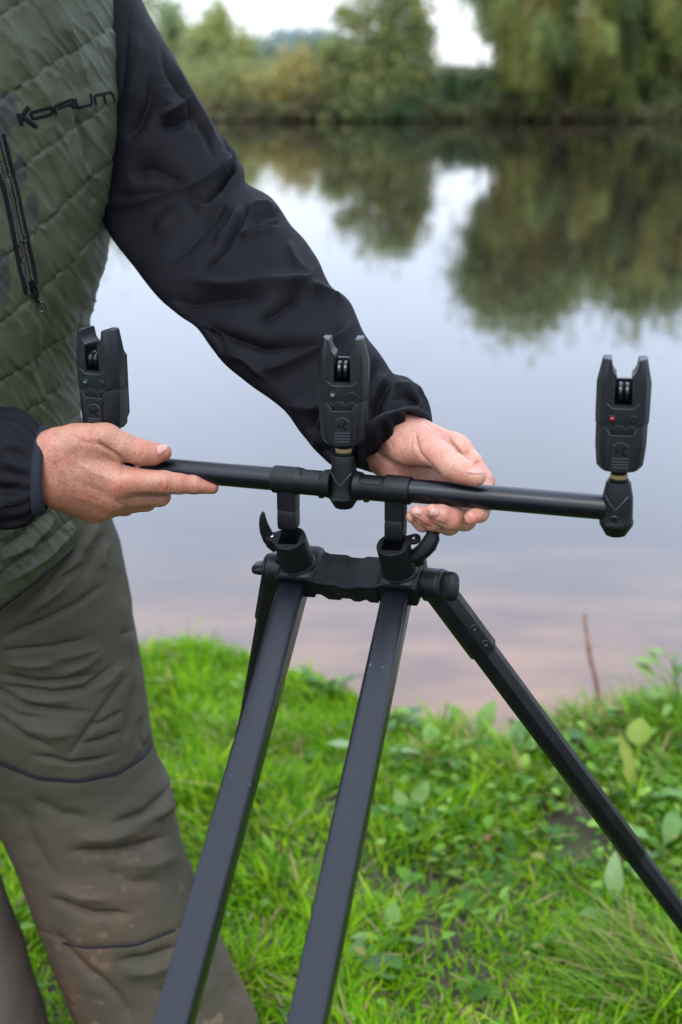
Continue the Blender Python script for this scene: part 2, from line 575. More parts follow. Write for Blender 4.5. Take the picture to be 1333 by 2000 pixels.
def limb_parts(base, tips, r0, rng, lean=0.1):
    parts = []
    top = np.mean(np.array(tips), 0)
    fork = np.array(base) * 0.45 + top * 0.55
    fork[:2] = np.array(base)[:2] * 0.7 + top[:2] * 0.3
    p = [np.array(base) + (fork - np.array(base)) * t + np.array([math.sin(t * 5) * lean * 0.5, 0, 0]) for t in np.linspace(0, 1, 7)]
    parts.append(tube_arrays(p, np.linspace(r0, r0 * 0.62, 7), 9))
    for tp in tips:
        q = [p[-1] + (np.array(tp) - p[-1]) * t + np.array([0, 0, 1]) * 0.35 * math.sin(t * 3.1) * 0.4 + rng.normal(size=3) * 0.05 for t in np.linspace(0, 1, 6)]
        q[0] = p[-1]
        parts.append(tube_arrays(q, np.linspace(r0 * 0.5, r0 * 0.08, 6), 6))
    return join_arrays(parts)

def px_blobs(spec, Y, depth=1.0):
    out = []
    for px, py, rx, ry in spec:
        c = at_Y(px, py, Y); s = Y / CP / FPX
        out.append((tuple(c), (rx * s, 0.5 * (rx + ry) * s * depth, ry * s)))
    return out

def tree(name, cat, label, spec, Y, n, size, pal, seed, base_px=None, r0=0.14, group=None, extra=None, elong=1.5):
    rng = np.random.default_rng(seed)
    n, size = int(n * 2.1), size * 0.66
    blobs = px_blobs(spec, Y)
    base_px = base_px if base_px is not None else spec[0][0]
    bx = at_Y(base_px, 240, Y).x
    base = (bx, Y, float(ground_h([bx], [Y])[0]) - 0.1)
    root = empty(name, Matrix.Translation(base))
    tag(root, label, cat, group)
    V, Q, C = crown_leaves(blobs, n, size, pal, rng, elong=elong)
    if extra is not None:
        V2, Q2, C2 = extra(rng)
        Q = np.concatenate([Q, Q2 + len(V)]); V = np.concatenate([V, V2]); C = np.concatenate([C, C2])
    V = V - np.array(base)
    # keep leaves above the ground
    V[:, 2] = np.maximum(V[:, 2], WATER_Z - base[2] + 0.06 + 0.05 * rng.random(len(V)))
    link('crown', np_mesh('crown', V, Q, {'tint': C}), leafm, root, smooth=False)
    V, Q = limb_parts(base, [b[0] for b in blobs], r0, rng)
    link('trunk', np_mesh('trunk', V - np.array(base), Q), bark, root)
    return root

OLIVE = [(0.105, 0.112, 0.042), (0.125, 0.128, 0.048), (0.09, 0.10, 0.04), (0.14, 0.13, 0.045)]
LIME = [(0.11, 0.13, 0.045), (0.14, 0.15, 0.05), (0.10, 0.125, 0.05), (0.16, 0.15, 0.05)]
MID = [(0.085, 0.11, 0.05), (0.10, 0.118, 0.046), (0.075, 0.10, 0.05)]
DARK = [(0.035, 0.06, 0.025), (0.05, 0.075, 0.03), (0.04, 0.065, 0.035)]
AUT = [(0.15, 0.125, 0.045), (0.13, 0.115, 0.045), (0.11, 0.11, 0.045), (0.18, 0.14, 0.04)]
HAZE_BLUE = [(0.075, 0.10, 0.09), (0.085, 0.115, 0.10), (0.07, 0.09, 0.085)]  # distance haze put into the leaf colour of the far wood

tree('tree', 'tree', 'slim grey-green tree with a tapering top at the far left of the opposite bank',
     [(336, 55, 20, 45), (330, 120, 36, 55), (340, 185, 45, 45)], 74, 2600, 0.30, MID, 11, 336, 0.13)
tree('tree', 'tree', 'pointed light green tree beside the slim grey-green one across the river',
     [(425, 60, 18, 42), (415, 110, 42, 50), (470, 125, 34, 48), (420, 175, 70, 45)], 62, 4200, 0.26, LIME, 12, 425, 0.14)
tree('bush', 'bush', 'rounded olive bush at the water edge below the pointed light green tree',
     [(400, 200, 60, 38), (460, 190, 60, 45), (500, 215, 55, 28)], 52.5, 4200, 0.20, OLIVE, 13, 450, 0.08)
tree('bush', 'bush', 'yellowish bush overhanging the bank in front of the distant wood',
     [(545, 195, 55, 40), (585, 160, 42, 45), (625, 195, 45, 45), (560, 222, 70, 16)], 52, 4200, 0.20, AUT, 14, 580, 0.08)
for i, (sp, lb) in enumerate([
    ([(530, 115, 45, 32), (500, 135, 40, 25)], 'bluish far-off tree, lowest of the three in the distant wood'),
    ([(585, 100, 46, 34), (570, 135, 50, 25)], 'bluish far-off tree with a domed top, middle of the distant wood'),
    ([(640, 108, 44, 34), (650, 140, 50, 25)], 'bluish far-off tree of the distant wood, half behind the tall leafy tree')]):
    tree('tree', 'tree', lb, sp, 170 + 6 * i, 1500, 0.75, HAZE_BLUE, 20 + i, sp[0][0], 0.3)
tree('tree', 'tree', 'tall loose green tree with yellow tinges rising left of the bright sky gap',
     [(748, -4, 46, 38), (690, 34, 30, 24), (650, 104, 28, 32), (806, 18, 30, 40), (826, 78, 24, 36), (762, 78, 50, 40), (700, 112, 40, 36), (800, 138, 42, 40), (740, 172, 78, 42)],
     51.6, 4300, 0.20, LIME[:2] + MID + OLIVE, 15, 752, 0.2)
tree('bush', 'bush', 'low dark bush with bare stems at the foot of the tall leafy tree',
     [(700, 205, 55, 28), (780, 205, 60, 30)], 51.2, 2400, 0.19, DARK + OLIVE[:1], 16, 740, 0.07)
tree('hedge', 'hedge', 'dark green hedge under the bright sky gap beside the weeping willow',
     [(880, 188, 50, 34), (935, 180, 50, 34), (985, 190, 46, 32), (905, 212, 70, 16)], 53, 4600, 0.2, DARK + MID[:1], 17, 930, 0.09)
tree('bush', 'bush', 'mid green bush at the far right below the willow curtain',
     [(1310, 185, 50, 40), (1365, 175, 60, 50)], 53, 2600, 0.2, MID, 18, 1320, 0.08)

def willow(name, label, spec, strands, Y, seed, base_px, n=6000):
    def hang(rng):
        Cs, Ds, Ls, Ts = [], [], [], []
        pal = np.array([(0.12, 0.14, 0.04), (0.15, 0.16, 0.045), (0.10, 0.13, 0.045), (0.085, 0.11, 0.045), (0.17, 0.16, 0.045)])
        for (x0, x1, ytop, ybot, k) in strands:
            for _ in range(max(3, k // 9)):
                cx, cy = rng.uniform(x0, x1), rng.uniform(ytop - 30, ybot - 55)
                hang_ = min(ybot - cy, rng.uniform(80, 180))
                Yc = Y + rng.normal() * 1.6 - 0.4
                tn = pal[rng.integers(0, 5)] * rng.uniform(0.8, 2.2)
                wide = rng.uniform(14, 34)
                for _s in range(int(wide * 0.75)):
                    px = cx + rng.normal() * wide * 0.5
                    y0 = cy + 0.03 * (px - cx) ** 2 + rng.uniform(-8, 14)
                    y1 = cy + hang_ * rng.uniform(0.55, 1.05)
                    if y1 < y0 + 15: continue
                    Yk = Yc + rng.normal() * 0.5
                    a = np.array(at_Y(px, y0, Yk)); b = np.array(at_Y(px + rng.normal() * 7, y1, Yk))
                    m = max(5, int(np.linalg.norm(b - a) * 26))
                    p = a + (b - a) * rng.random(m)[:, None] + rng.normal(size=(m, 3)) * 0.08
                    Cs.append(p); Ds.append(unit(np.array([0, 0, -1.0]) + rng.normal(size=(m, 3)) * 0.45))
                    Ls.append(0.11 + 0.10 * rng.random(m)); Ts.append(tn * (0.75 + 0.5 * rng.random(m))[:, None])
        C = np.concatenate(Cs); D = np.concatenate(Ds); L = np.concatenate(Ls); T = np.concatenate(Ts)
        E = unit(np.cross(D, rng.normal(size=D.shape)))
        V, Q = quads_at(C, D, E, L, L * 0.42)
        return V, Q, np.repeat(T, 4, 0)
    return tree(name, 'willow', label, spec, Y, n, 0.2, LIME[:3] + MID, seed, base_px, 0.42, extra=hang, elong=2.6)

# low growth hanging over the edge of the far bank
def undergrowth():
    rng = np.random.default_rng(66)
    bl = []
    for px in np.arange(-300, 1700, 20):
        py = 224 + rng.normal() * 7
        bl.append((px, py - 4, 24, 12 + 9 * rng.random()))
    V, Q, C = crown_leaves(px_blobs(bl, 50.9), 9000, 0.16, [(0.055, 0.050, 0.028), (0.07, 0.075, 0.03), (0.05, 0.06, 0.028), (0.085, 0.065, 0.04)], rng, clumps=6)
    V[:, 2] = np.maximum(V[:, 2], WATER_Z + 0.03 + 0.05 * rng.random(len(V)))
    tag(link('undergrowth', np_mesh('undergrowth', V, Q, {'tint': C}), leafm, smooth=False), 'tangled brown and olive undergrowth along the far water edge', 'undergrowth', kind='stuff')
undergrowth()

willow('willow', 'big weeping willow with long yellow-green curtains right of the sky gap',
       [(1030, -150, 70, 60), (960, -85, 46, 52), (1090, -80, 62, 80), (1000, -20, 70, 60), (1080, 20, 60, 70), (975, 10, 30, 45)],
       [(985, 1065, -40, 222, 280), (1000, 1130, -80, 130, 160), (945, 1010, -60, 105, 130)], 52.5, 31, 1082)
willow('willow', 'weeping willow filling the top right corner with drooping bright curtains',
       [(1290, -110, 85, 70), (1200, -50, 50, 80), (1360, -60, 80, 80), (1230, 20, 60, 60), (1330, 30, 70, 60)],
       [(1135, 1240, -60, 220, 320), (1260, 1345, -60, 165, 220), (1180, 1420, -90, 110, 240), (1370, 1470, -50, 200, 160)], 53.5, 32, 1262)
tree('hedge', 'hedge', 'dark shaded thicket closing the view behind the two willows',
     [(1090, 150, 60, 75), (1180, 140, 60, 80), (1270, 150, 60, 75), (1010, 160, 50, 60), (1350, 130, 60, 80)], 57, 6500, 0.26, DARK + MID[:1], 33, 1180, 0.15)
# wood carrying on along the bank on both sides
tree('tree', 'tree', 'leafy tree on the far bank behind the man', [(200, 60, 80, 80), (120, 110, 90, 70), (260, 150, 70, 60), (180, 190, 110, 40)], 54, 5000, 0.26, MID + OLIVE, 41, 190, 0.2)
tree('tree', 'tree', 'broad tree on the far bank beyond the left edge', [(-60, 40, 100, 90), (-120, 130, 110, 80), (20, 170, 100, 60)], 55, 4000, 0.28, LIME[:2] + MID, 42, -60, 0.2)
tree('tree', 'tree', 'dense green tree on the far bank beyond the right edge', [(1560, -20, 110, 110), (1500, 110, 90, 90), (1640, 120, 110, 90)], 55, 5000, 0.28, MID, 43, 1560, 0.25)

def far_wood():
    rng = np.random.default_rng(77)
    bl = []
    for x in list(np.arange(-75, -15, 3.2)) + list(np.arange(20, 80, 3.2)):
        for _ in range(2):
            r = rng.uniform(1.2, 2.6)
            bl.append(((x + rng.normal() * 1.2, 55 + rng.normal() * 1.8, rng.uniform(0.6, 4.6)), (r, r, r * 0.9)))
    V, Q, C = crown_leaves(bl, 26000, 0.34, MID + OLIVE, rng, clumps=12)
    V[:, 2] = np.maximum(V[:, 2], WATER_Z + 0.05)
    tag(link('woods', np_mesh('woods', V, Q, {'tint': C}), leafm, smooth=False), 'wood carrying on along the opposite bank past both sides', 'woods', kind='stuff')
far_wood()

# ================================================================ near bank: turf, weeds
grassm = leaf_mat('grass_blades', 0.42)
sv(grassm.b, 'Roughness', 0.36); sv(grassm.b, 'Specular IOR Level', 0.08)

def blades(X, Y, H, Wd, lean, az, col, base=None):
    n = len(X)
    Z = ground_h(X, Y) - 0.004 if base is None else base
    dx, dy = np.cos(az), np.sin(az)
    sx, sy = -dy, dx
    rows = []
    for t, w in ((0, 0.8), (0.4, 1.0), (0.75, 0.72)):
        k = lean * t ** 1.8
        cx, cy, cz = X + dx * H * k, Y + dy * H * k, Z + H * (t - 0.35 * lean * t * t)
        for s in (-1, 1):
            rows.append(np.stack([cx + s * sx * Wd * w * 0.5, cy + s * sy * Wd * w * 0.5, cz], 1))
    k = lean
    rows.append(np.stack([X + dx * H * k, Y + dy * H * k, Z + H * (1 - 0.35 * lean)], 1))
    V = np.stack(rows, 1).reshape(-1, 3)
    o = (np.arange(n) * 7)[:, None]
    q = np.concatenate([o + np.array([[0, 1, 3, 2]]), o + np.array([[2, 3, 5, 4]])])
    t3 = o + np.array([[4, 5, 6]])
    root_shade = np.array([0.8, 0.8, 1, 1, 1.05, 1.05, 1.05])  # shade near the ground put into the blade colour, tips lighter
    C = (col[:, None, :] * root_shade[None, :, None]).reshape(-1, 3)
    return V, q, t3, C

def make_grass():
    rng = np.random.default_rng(5)
    n = 115000
    X = rng.uniform(-1.25, 1.25, n); Y = rng.uniform(1.25, 3.3, n)
    n2 = 40000
    X = np.concatenate([X, rng.uniform(-3.2, 3.2, n2)]); Y = np.concatenate([Y, rng.uniform(0.2, 3.6, n2)])
    n3 = 16000     # ragged fringe on the brink
    xf = rng.uniform(-1.3, 1.6, n3)
    X = np.concatenate([X, xf]); Y = np.concatenate([Y, shore(xf) + rng.normal(size=n3) * 0.07 - 0.06])
    P = np.stack([X, Y, 0 * X], 1)
    dens = vnoise(P * 7, 21) * 0.6 + vnoise(P * 2.7, 22) * 0.5
    worn = np.exp(-(((X - 0.10) / 0.22) ** 2 + ((Y - 2.08) / 0.18) ** 2)) * 0.46 + np.exp(-(((X - 0.28) / 0.10) ** 2 + ((Y - 2.22) / 0.08) ** 2)) * 0.30 + np.exp(-(((X + 0.32) / 0.10) ** 2 + ((Y - 2.45) / 0.06) ** 2)) * 0.35 + np.exp(-(((X + 0.02) / 0.14) ** 2 + ((Y - 2.3) / 0.1) ** 2)) * 0.35
    keep = (dens - worn * 1.6 > -0.62 + 0.35 * rng.random(len(X)) - 0.2) & (Y < shore(X) + 0.10 * rng.random(len(X)) + 0.02 - 0.11 * np.exp(-((X - 0.30) / 0.11) ** 2))
    X, Y, P = X[keep], Y[keep], P[keep]
    n = len(X)
    tuft = vnoise(P * 9, 23)
    H = (0.024 + 0.026 * rng.random(n) + 0.034 * np.clip(tuft, -0.6, 1)) * np.where(rng.random(n) < 0.06, 1.7, 1.0)
    right = np.clip((X - 0.35) / 0.5, 0, 1) + np.clip((Y - shore(X) + 0.35) / 0.35, 0, 1) * (X > 0.2)
    H *= 1 + 0.55 * np.clip(right, 0, 1.3)
    Wd = 0.0024 + 0.0034 * rng.random(n) ** 1.4
    lean = 0.35 + 1.0 * rng.random(n)
    az = rng.uniform(0, 2 * math.pi, n) * 0.55 + 2.4 * vnoise(P * 5, 24)
    pal = np.array([(0.122, 0.28, 0.002), (0.175, 0.335, 0.002), (0.075, 0.21, 0.003), (0.27, 0.41, 0.008), (0.030, 0.095, 0.004)])
    col = pal[np.clip(((vnoise(P * 4, 25) * 0.6 + rng.normal(size=n) * 0.55 + 0.9) * 2.2).astype(int), 0, 4)]
    cool = np.clip((X - 0.15) / 0.6, 0, 1)[:, None]
    col = col * (1 - cool * np.array([[0.30, 0.18, -0.25]]))
    dry = rng.random(n) < 0.05 + 0.10 * (vnoise(P * 6, 26) > 0.3)
    col = np.where(dry[:, None], np.array([[0.30, 0.24, 0.10]]) * (0.7 + 0.5 * rng.random(n))[:, None], col)
    col = col * (0.75 + 0.5 * rng.random(n))[:, None]
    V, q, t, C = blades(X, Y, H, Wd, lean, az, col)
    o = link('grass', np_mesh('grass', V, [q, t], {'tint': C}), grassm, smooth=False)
    tag(o, 'short wet bright green grass covering the near river bank', 'grass', kind='stuff')
make_grass()

def make_litter():
    rng = np.random.default_rng(15)
    n = 1500
    X = rng.uniform(-1.0, 1.2, n); Y = rng.uniform(1.4, 2.95, n)
    ok = Y < shore(X) + 0.05; X, Y = X[ok], Y[ok]; n = len(X)
    az = rng.uniform(0, 6.28, n); L = rng.uniform(0.02, 0.09, n)
    C = np.stack([X, Y, ground_h(X, Y) + rng.uniform(0.004, 0.045, n)], 1)
    D = unit(np.stack([np.cos(az), np.sin(az), rng.normal(size=n) * 0.25], 1)); E = unit(np.cross(D, np.array([0, 0, 1.0]) + 0.2 * rng.normal(size=(n, 3))))
    V, Q = quads_at(C, D, E, L, 0.0018 + 0.002 * rng.random(n))
    pal = np.array([(0.30, 0.23, 0.11), (0.20, 0.15, 0.07), (0.13, 0.085, 0.05), (0.26, 0.24, 0.10)])
    col = pal[rng.integers(0, 4, n)] * (0.6 + 0.7 * rng.random(n))[:, None]
    tag(link('straw_litter', np_mesh('straw_litter', V, Q, {'tint': np.repeat(col, 4, 0)}), grassm, smooth=False), 'dead straw and stalks lying among the grass', 'straw', kind='stuff')
make_litter()

def leaf_shape(L, Wd, curl, n=6, notch=0.0):
    """one leaf: grid along its length with a folded midrib; returns V,Q with base at the origin along +x"""
    V, Q = [], []
    for i in range(n + 1):
        t = i / n
        w = Wd * 0.5 * (math.sin(math.pi * min(1, t * 0.96 + 0.03)) ** 0.75) * (1 - 0.25 * t)
        z = -curl * L * t * t + 0.12 * L * t
        for s in (-1, 0, 1):
            V.append((L * t, s * w, z + abs(s) * 0.22 * w + 0.03 * L * math.sin(t * 14 + s)))
    for i in range(n):
        for k in range(2):
            a = i * 3 + k
            Q.append((a, a + 1, a + 4, a + 3))
    return np.array(V), np.array(Q)

def rot(az, el, roll=0.0):
    return np.array(Matrix.Rotation(az, 3, 'Z') @ Matrix.Rotation(-el, 3, 'Y') @ Matrix.Rotation(roll, 3, 'X'))

# small clover- and plantain-like leaves between the blades
def make_weeds():
    rng = np.random.default_rng(9)
    parts, cols = [], []
    for _ in range(2100):
        for _try in range(20):
            x, y = rng.uniform(-0.9, 1.3), rng.uniform(1.4, 2.95)
            p = 0.05 + 1.1 * (0.35 + 0.65 * (vnoise(np.array([[x * 5, y * 5, 3.0]]), 29)[0] > 0.0)) * max(0, min(1, (x - 0.02) / 0.35)) * max(0, min(1, (y - 1.7) / 0.35))
            if rng.random() < p and y < shore(x) + 0.03: break
        L = rng.uniform(0.012, 0.03) if rng.random() < 0.86 else rng.uniform(0.030, 0.044); Wd = L * rng.uniform(0.45, 0.95)
        V, Q = leaf_shape(L, Wd, rng.uniform(0.1, 0.5), 3)
        V = V @ rot(rng.uniform(0, 6.28), rng.uniform(-0.3, 0.9), rng.normal() * 0.3).T
        z = float(ground_h([x], [y])[0]) + (rng.uniform(0.012, 0.07) if L < 0.03 else rng.uniform(0.008, 0.035))
        parts.append((V + np.array([x, y, z]), Q))
        c = np.array([(0.08, 0.19, 0.02), (0.13, 0.26, 0.03), (0.19, 0.31, 0.05), (0.055, 0.14, 0.02)][rng.integers(0, 4)]) * rng.uniform(0.7, 1.25)
        if rng.random() < 0.03 and L < 0.026: c = np.array([0.24, 0.21, 0.05])
        if rng.random() < 0.006 and L < 0.026: c = np.array([0.20, 0.10, 0.04])
        cols.append(np.repeat(c[None], len(V), 0))
    V, Q = join_arrays(parts)
    o = link('weeds', np_mesh('weeds', V, Q, {'tint': np.concatenate(cols)}), grassm, smooth=True, sharp=None)
    tag(o, 'small clover and plantain leaves mixed through the grass', 'weeds', kind='stuff')
make_weeds()

leafyg = leaf_mat('weed_leaf', 0.3)
sv(leafyg.b, 'Roughness', 0.4)
leafyg.bump(leafyg.noise(60, 3), 0.002)

def broad_plant(name, cat, label, px, py, leaves, seed, stem_h=0.0, hgt=0.0, group=None):
    """leaves: (azimuth deg, elevation deg, length, width, tint, petiole)"""
    rng = np.random.default_rng(seed)
    b = at_Z(px, py, hgt)
    z = float(ground_h([b.x], [b.y])[0])
    root = empty(name, Matrix.Translation((b.x, b.y, z)))
    tag(root, label, cat, group)
    if stem_h:
        V, Q = tube_arrays([(0.01 * math.sin(t * 4), 0.006 * t, stem_h * t) for t in np.linspace(0, 1, 8)], np.linspace(0.0035, 0.0015, 8), 6)
        link('stem', np_mesh('stem', V, Q, {'tint': np.repeat([[0.10, 0.14, 0.04]], len(V), 0)}), leafyg, root)
    for i, (az, el, L, Wd, tint, pet, zz) in enumerate(leaves):
        V, Q = leaf_shape(L, Wd, rng.uniform(0.15, 0.4), 6)
        Rm = rot(R(az), R(el), rng.normal() * 0.25)
        off = np.array([pet * math.cos(R(az)), pet * math.sin(R(az)), zz + pet * 0.5])
        V = V @ Rm.T + off
        P2, Q2 = tube_arrays([np.array([0, 0, max(zz - 0.01, 0)]) * (1 - t) + off * t + np.array([0, 0, 0.012 * math.sin(3.14 * t)]) for t in np.linspace(0, 1, 5)], 0.0014, 5)
        V, Q = join_arrays([(V, Q), (P2, Q2)])
        col = np.repeat([np.array(tint) * rng.uniform(0.85, 1.15)], len(V), 0)
        link('leaf', np_mesh('leaf', V, Q, {'tint': col}), leafyg, root, sharp=None)
    return root

LG, MG, DG, YG, PG = (0.16, 0.27, 0.05), (0.10, 0.20, 0.04), (0.06, 0.14, 0.035), (0.26, 0.30, 0.04), (0.22, 0.32, 0.12)
broad_plant('dock_plant', 'weed', 'broad-leaved dock on the brink of the bank with two upright round leaves', 935, 1455,
            [(60, 62, 0.070, 0.050, LG, 0.02, 0.02), (150, 55, 0.065, 0.046, LG, 0.03, 0.02), (200, 35, 0.07, 0.035, MG, 0.02, 0.01), (320, 25, 0.07, 0.04, MG, 0.02, 0.01), (260, 25, 0.075, 0.04, MG, 0.02, 0.01)], 51)
broad_plant('dock_plant', 'weed', 'low dock with pale crumpled leaves', 850, 1500,
            [(200, 30, 0.08, 0.04, PG, 0.02, 0.01), (100, 45, 0.06, 0.04, LG, 0.02, 0.01), (300, 20, 0.07, 0.035, MG, 0.02, 0.01), (20, 30, 0.07, 0.035, LG, 0.02, 0.01)], 52)
broad_plant('dock_plant', 'weed', 'dock with a long pale leaf lying beside the second black tube', 720, 1490,
            [(190, 15, 0.075, 0.028, PG, 0.01, 0.03), (340, 20, 0.06, 0.03, LG, 0.02, 0.01), (80, 40, 0.05, 0.03, MG, 0.01, 0.01)], 53)
broad_plant('dock_plant', 'weed', 'leafy dock with a yellow-green blade standing right of the black leg', 1240, 1590,
            [(120, 70, 0.11, 0.030, YG, 0.01, 0.02), (80, 60, 0.05, 0.05, (0.17, 0.24, 0.02), 0.02, 0.10), (330, 30, 0.08, 0.04, MG, 0.02, 0.01), (210, 30, 0.08, 0.04, DG, 0.02, 0.01)], 54)
broad_plant('dock_plant', 'weed', 'dock with a single pale veined leaf standing in the grass right of the black leg', 1215, 1800,
            [(100, 62, 0.075, 0.036, PG, 0.025, 0.02), (200, 25, 0.06, 0.03, MG, 0.02, 0.01), (330, 25, 0.06, 0.03, MG, 0.02, 0.01)], 55)
broad_plant('dock_plant', 'weed', 'dark flat dock with drooping leaves near the right edge', 1290, 1690,
            [(150, 10, 0.10, 0.045, MG, 0.02, 0.03), (230, 15, 0.09, 0.045, DG, 0.02, 0.02), (60, 25, 0.08, 0.04, MG, 0.02, 0.02)], 56)
broad_plant('dock_plant', 'weed', 'dock with muddy leaves by the worn patch of grass', 800, 1610,
            [(180, 15, 0.06, 0.03, MG, 0.02, 0.01), (60, 35, 0.06, 0.035, LG, 0.02, 0.01), (310, 20, 0.07, 0.03, MG, 0.02, 0.01), (120, 40, 0.05, 0.03, LG, 0.01, 0.01)], 57)
broad_plant('dock_plant', 'weed', 'small dock between the two tubes with glossy oval leaves', 760, 1860,
            [(200, 20, 0.05, 0.028, LG, 0.015, 0.01), (320, 25, 0.055, 0.03, MG, 0.015, 0.01), (80, 40, 0.05, 0.03, LG, 0.015, 0.01)], 58)
broad_plant('dock_plant', 'weed', 'dark dock leaves low in the grass right of the second tube', 690, 1930,
            [(20, 15, 0.06, 0.035, DG, 0.015, 0.01), (80, 35, 0.05, 0.03, MG, 0.015, 0.01), (330, 20, 0.06, 0.03, MG, 0.015, 0.01)], 59)
lv = []
rg = np.random.default_rng(60)
for k in range(22):
    lv.append((rg.uniform(0, 360), rg.uniform(-10, 45), rg.uniform(0.028, 0.05), rg.uniform(0.018, 0.028), LG if k % 3 else MG, rg.uniform(0.015, 0.05), 0.02 + 0.13 * k / 22))
broad_plant('nettle', 'weed', 'leggy nettle-like plant with stacked bright leaves at the right edge of the bank', 1312, 1440, lv, 60, 0.16)
lv = [(rg.uniform(0, 360), rg.uniform(0, 45), rg.uniform(0.03, 0.05), rg.uniform(0.018, 0.03), MG if k % 2 else LG, rg.uniform(0.01, 0.03), 0.01 + 0.05 * k / 9) for k in range(9)]
broad_plant('nettle', 'weed', 'short leafy nettle on the brink left of the leggy one', 1235, 1440, lv, 61, 0.06)
# bramble-like leafy clumps along the brink
for i, (px, py, lb) in enumerate([(1085, 1480, 'leafy weed clump on the brink under the dead stem'), (1010, 1500, 'leafy weed clump just left of the black leg on the brink'),
                                 (770, 1430, 'small leafy clump at the inner corner of the bank by the second tube'), (640, 1365, 'round-leaved clump on the brink between the two tubes')]):
    lv = [(rg.uniform(0, 360), rg.uniform(0, 55), rg.uniform(0.03, 0.055), rg.uniform(0.02, 0.034), (LG, MG, DG)[k % 3], rg.uniform(0.01, 0.03), 0.008 + 0.025 * rg.random()) for k in range(12)]
    broad_plant('weed_clump', 'weed', lb, px, py, lv, 70 + i)

twigm = Mat('dead_stem', (0.20, 0.10, 0.075), 0.8, 0.3)
twigm.color(twigm.mix(twigm.remap(twigm.noise(40, 4), 0.4, 0.6), (0.15, 0.075, 0.06), (0.26, 0.15, 0.11)))
b = at_Z(1178, 1400, 0.02)
Yt = b.y
pts = [tuple(at_Y(px, py, Yt + 0.01 * k)) for k, (px, py) in enumerate([(1176, 1405), (1170, 1360), (1163, 1320), (1153, 1285), (1149, 1250), (1144, 1222), (1143, 1197)])]
V, Q = tube_arrays(pts, [0.0055, 0.0052, 0.005, 0.0058, 0.0045, 0.0042, 0.0036], 8)
o = link('dead_stem', np_mesh('dead_stem', V, np.concatenate([Q, [[48, 49, 50, 51]], [[52, 53, 54, 55]]])), twigm)
tag(o, 'bare reddish brown dead stem sticking up from the bank before the water', 'stem')

# long bent tussock in the near right corner and straw along the brink
def tussock(name, label, px, py, n, H, seed, az0, spread, dry, rad):
    rng = np.random.default_rng(seed)
    b = at_Z(px, py, 0.0)
    X = b.x + rng.normal(size=n) * rad; Y = b.y + rng.normal(size=n) * rad
    az = az0 + rng.normal(size=n) * spread
    col = np.array([(0.13, 0.25, 0.015), (0.17, 0.28, 0.02), (0.08, 0.19, 0.015)])[rng.integers(0, 3, n)] * (0.7 + 0.5 * rng.random(n))[:, None]
    d = rng.random(n) < dry
    col[d] = np.array([0.30, 0.22, 0.10]) * (0.7 + 0.5 * rng.random(d.sum()))[:, None]
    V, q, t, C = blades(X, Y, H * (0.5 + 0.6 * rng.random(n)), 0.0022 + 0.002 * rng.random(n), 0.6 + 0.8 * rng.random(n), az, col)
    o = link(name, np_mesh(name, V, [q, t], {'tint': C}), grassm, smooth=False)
    tag(o, label, 'grass tuft')
tussock('grass_tussock', 'long bent grass tussock with straw blades in the near right corner', 1300, 1945, 330, 0.15, 81, 2.8, 0.7, 0.20, 0.05)
tussock('grass_tussock', 'straw-coloured dry tuft on the brink at the foot of the dead stem', 1120, 1440, 420, 0.085, 82, 3.0, 1.2, 0.5, 0.045)
tussock('grass_tussock', 'ragged tuft of tall stalks on the brink near the right edge', 1225, 1450, 420, 0.11, 83, 1.6, 1.6, 0.35, 0.06)
# ================================================================ rod pod, buzz bar, bite alarms
plast = Mat('black_moulded_plastic', (0.008, 0.009, 0.010), 0.40, 0.24)
plast.bump(plast.noise(900, 3), 0.0003, 0.5)
plast.rough(plast.remap(plast.noise(70, 5), 0.3, 0.7, 0.36, 0.56))
dust = plast.remap(plast.noise(260, 5, 0.7), 0.66, 0.80, 0, 0.35)
plast.color(plast.mix(dust, (0.0026, 0.0033, 0.0036), (0.026, 0.026, 0.026)))
alu = Mat('black_anodised_tube', (0.020, 0.0215, 0.027), 0.30, 0.34)
alu.bump(alu.noise(1400, 2), 0.00012, 0.6)
alu.rough(alu.remap(alu.noise(14, 5), 0.35, 0.65, 0.27, 0.36))
fleck = alu.remap(alu.voro(75), 0.0, 0.075, 1, 0)
fm = alu.remap(alu.noise(23, 2), 0.55, 0.62, 0, 1)
fx = alu.n.new('ShaderNodeMath'); fx.operation = 'MULTIPLY'
alu.l.new(fleck, fx.inputs[0]); alu.l.new(fm, fx.inputs[1])
alu.color(alu.mix(fx.outputs[0], alu.mix(alu.remap(alu.noise(9, 5), 0.4, 0.7), (0.0012, 0.0016, 0.0034), (0.0022, 0.0028, 0.0052)), (0.22, 0.22, 0.23)))
housem = Mat('alarm_housing', (0.0058, 0.0080, 0.0090), 0.38, 0.32)
housem.bump(housem.noise(1500, 2), 0.0002, 0.6)
glossy = Mat('gloss_black', (0.004, 0.004, 0.005), 0.2, 0.4)
matte = Mat('recess_black', (0.004, 0.004, 0.004), 0.8, 0.1)
brass = Mat('brass', (0.55, 0.44, 0.22), 0.34, 0.5, 1.0)
pinm = Mat('steel_pin', (0.6, 0.6, 0.62), 0.3, 0.5, 1.0)
emboss = Mat('embossed_highlight', (0.026, 0.031, 0.034), 0.34, 0.5)  # paler than the housing: edge highlights painted into the raised lines

def add(name, bm, m, parent, bevel=0.0, segs=2, sharp=35, M=None):
    if M is not None: bmesh.ops.transform(bm, matrix=M, verts=bm.verts)
    return link(name, bm_mesh(bm, name, bevel, segs), m, parent, sharp=sharp)

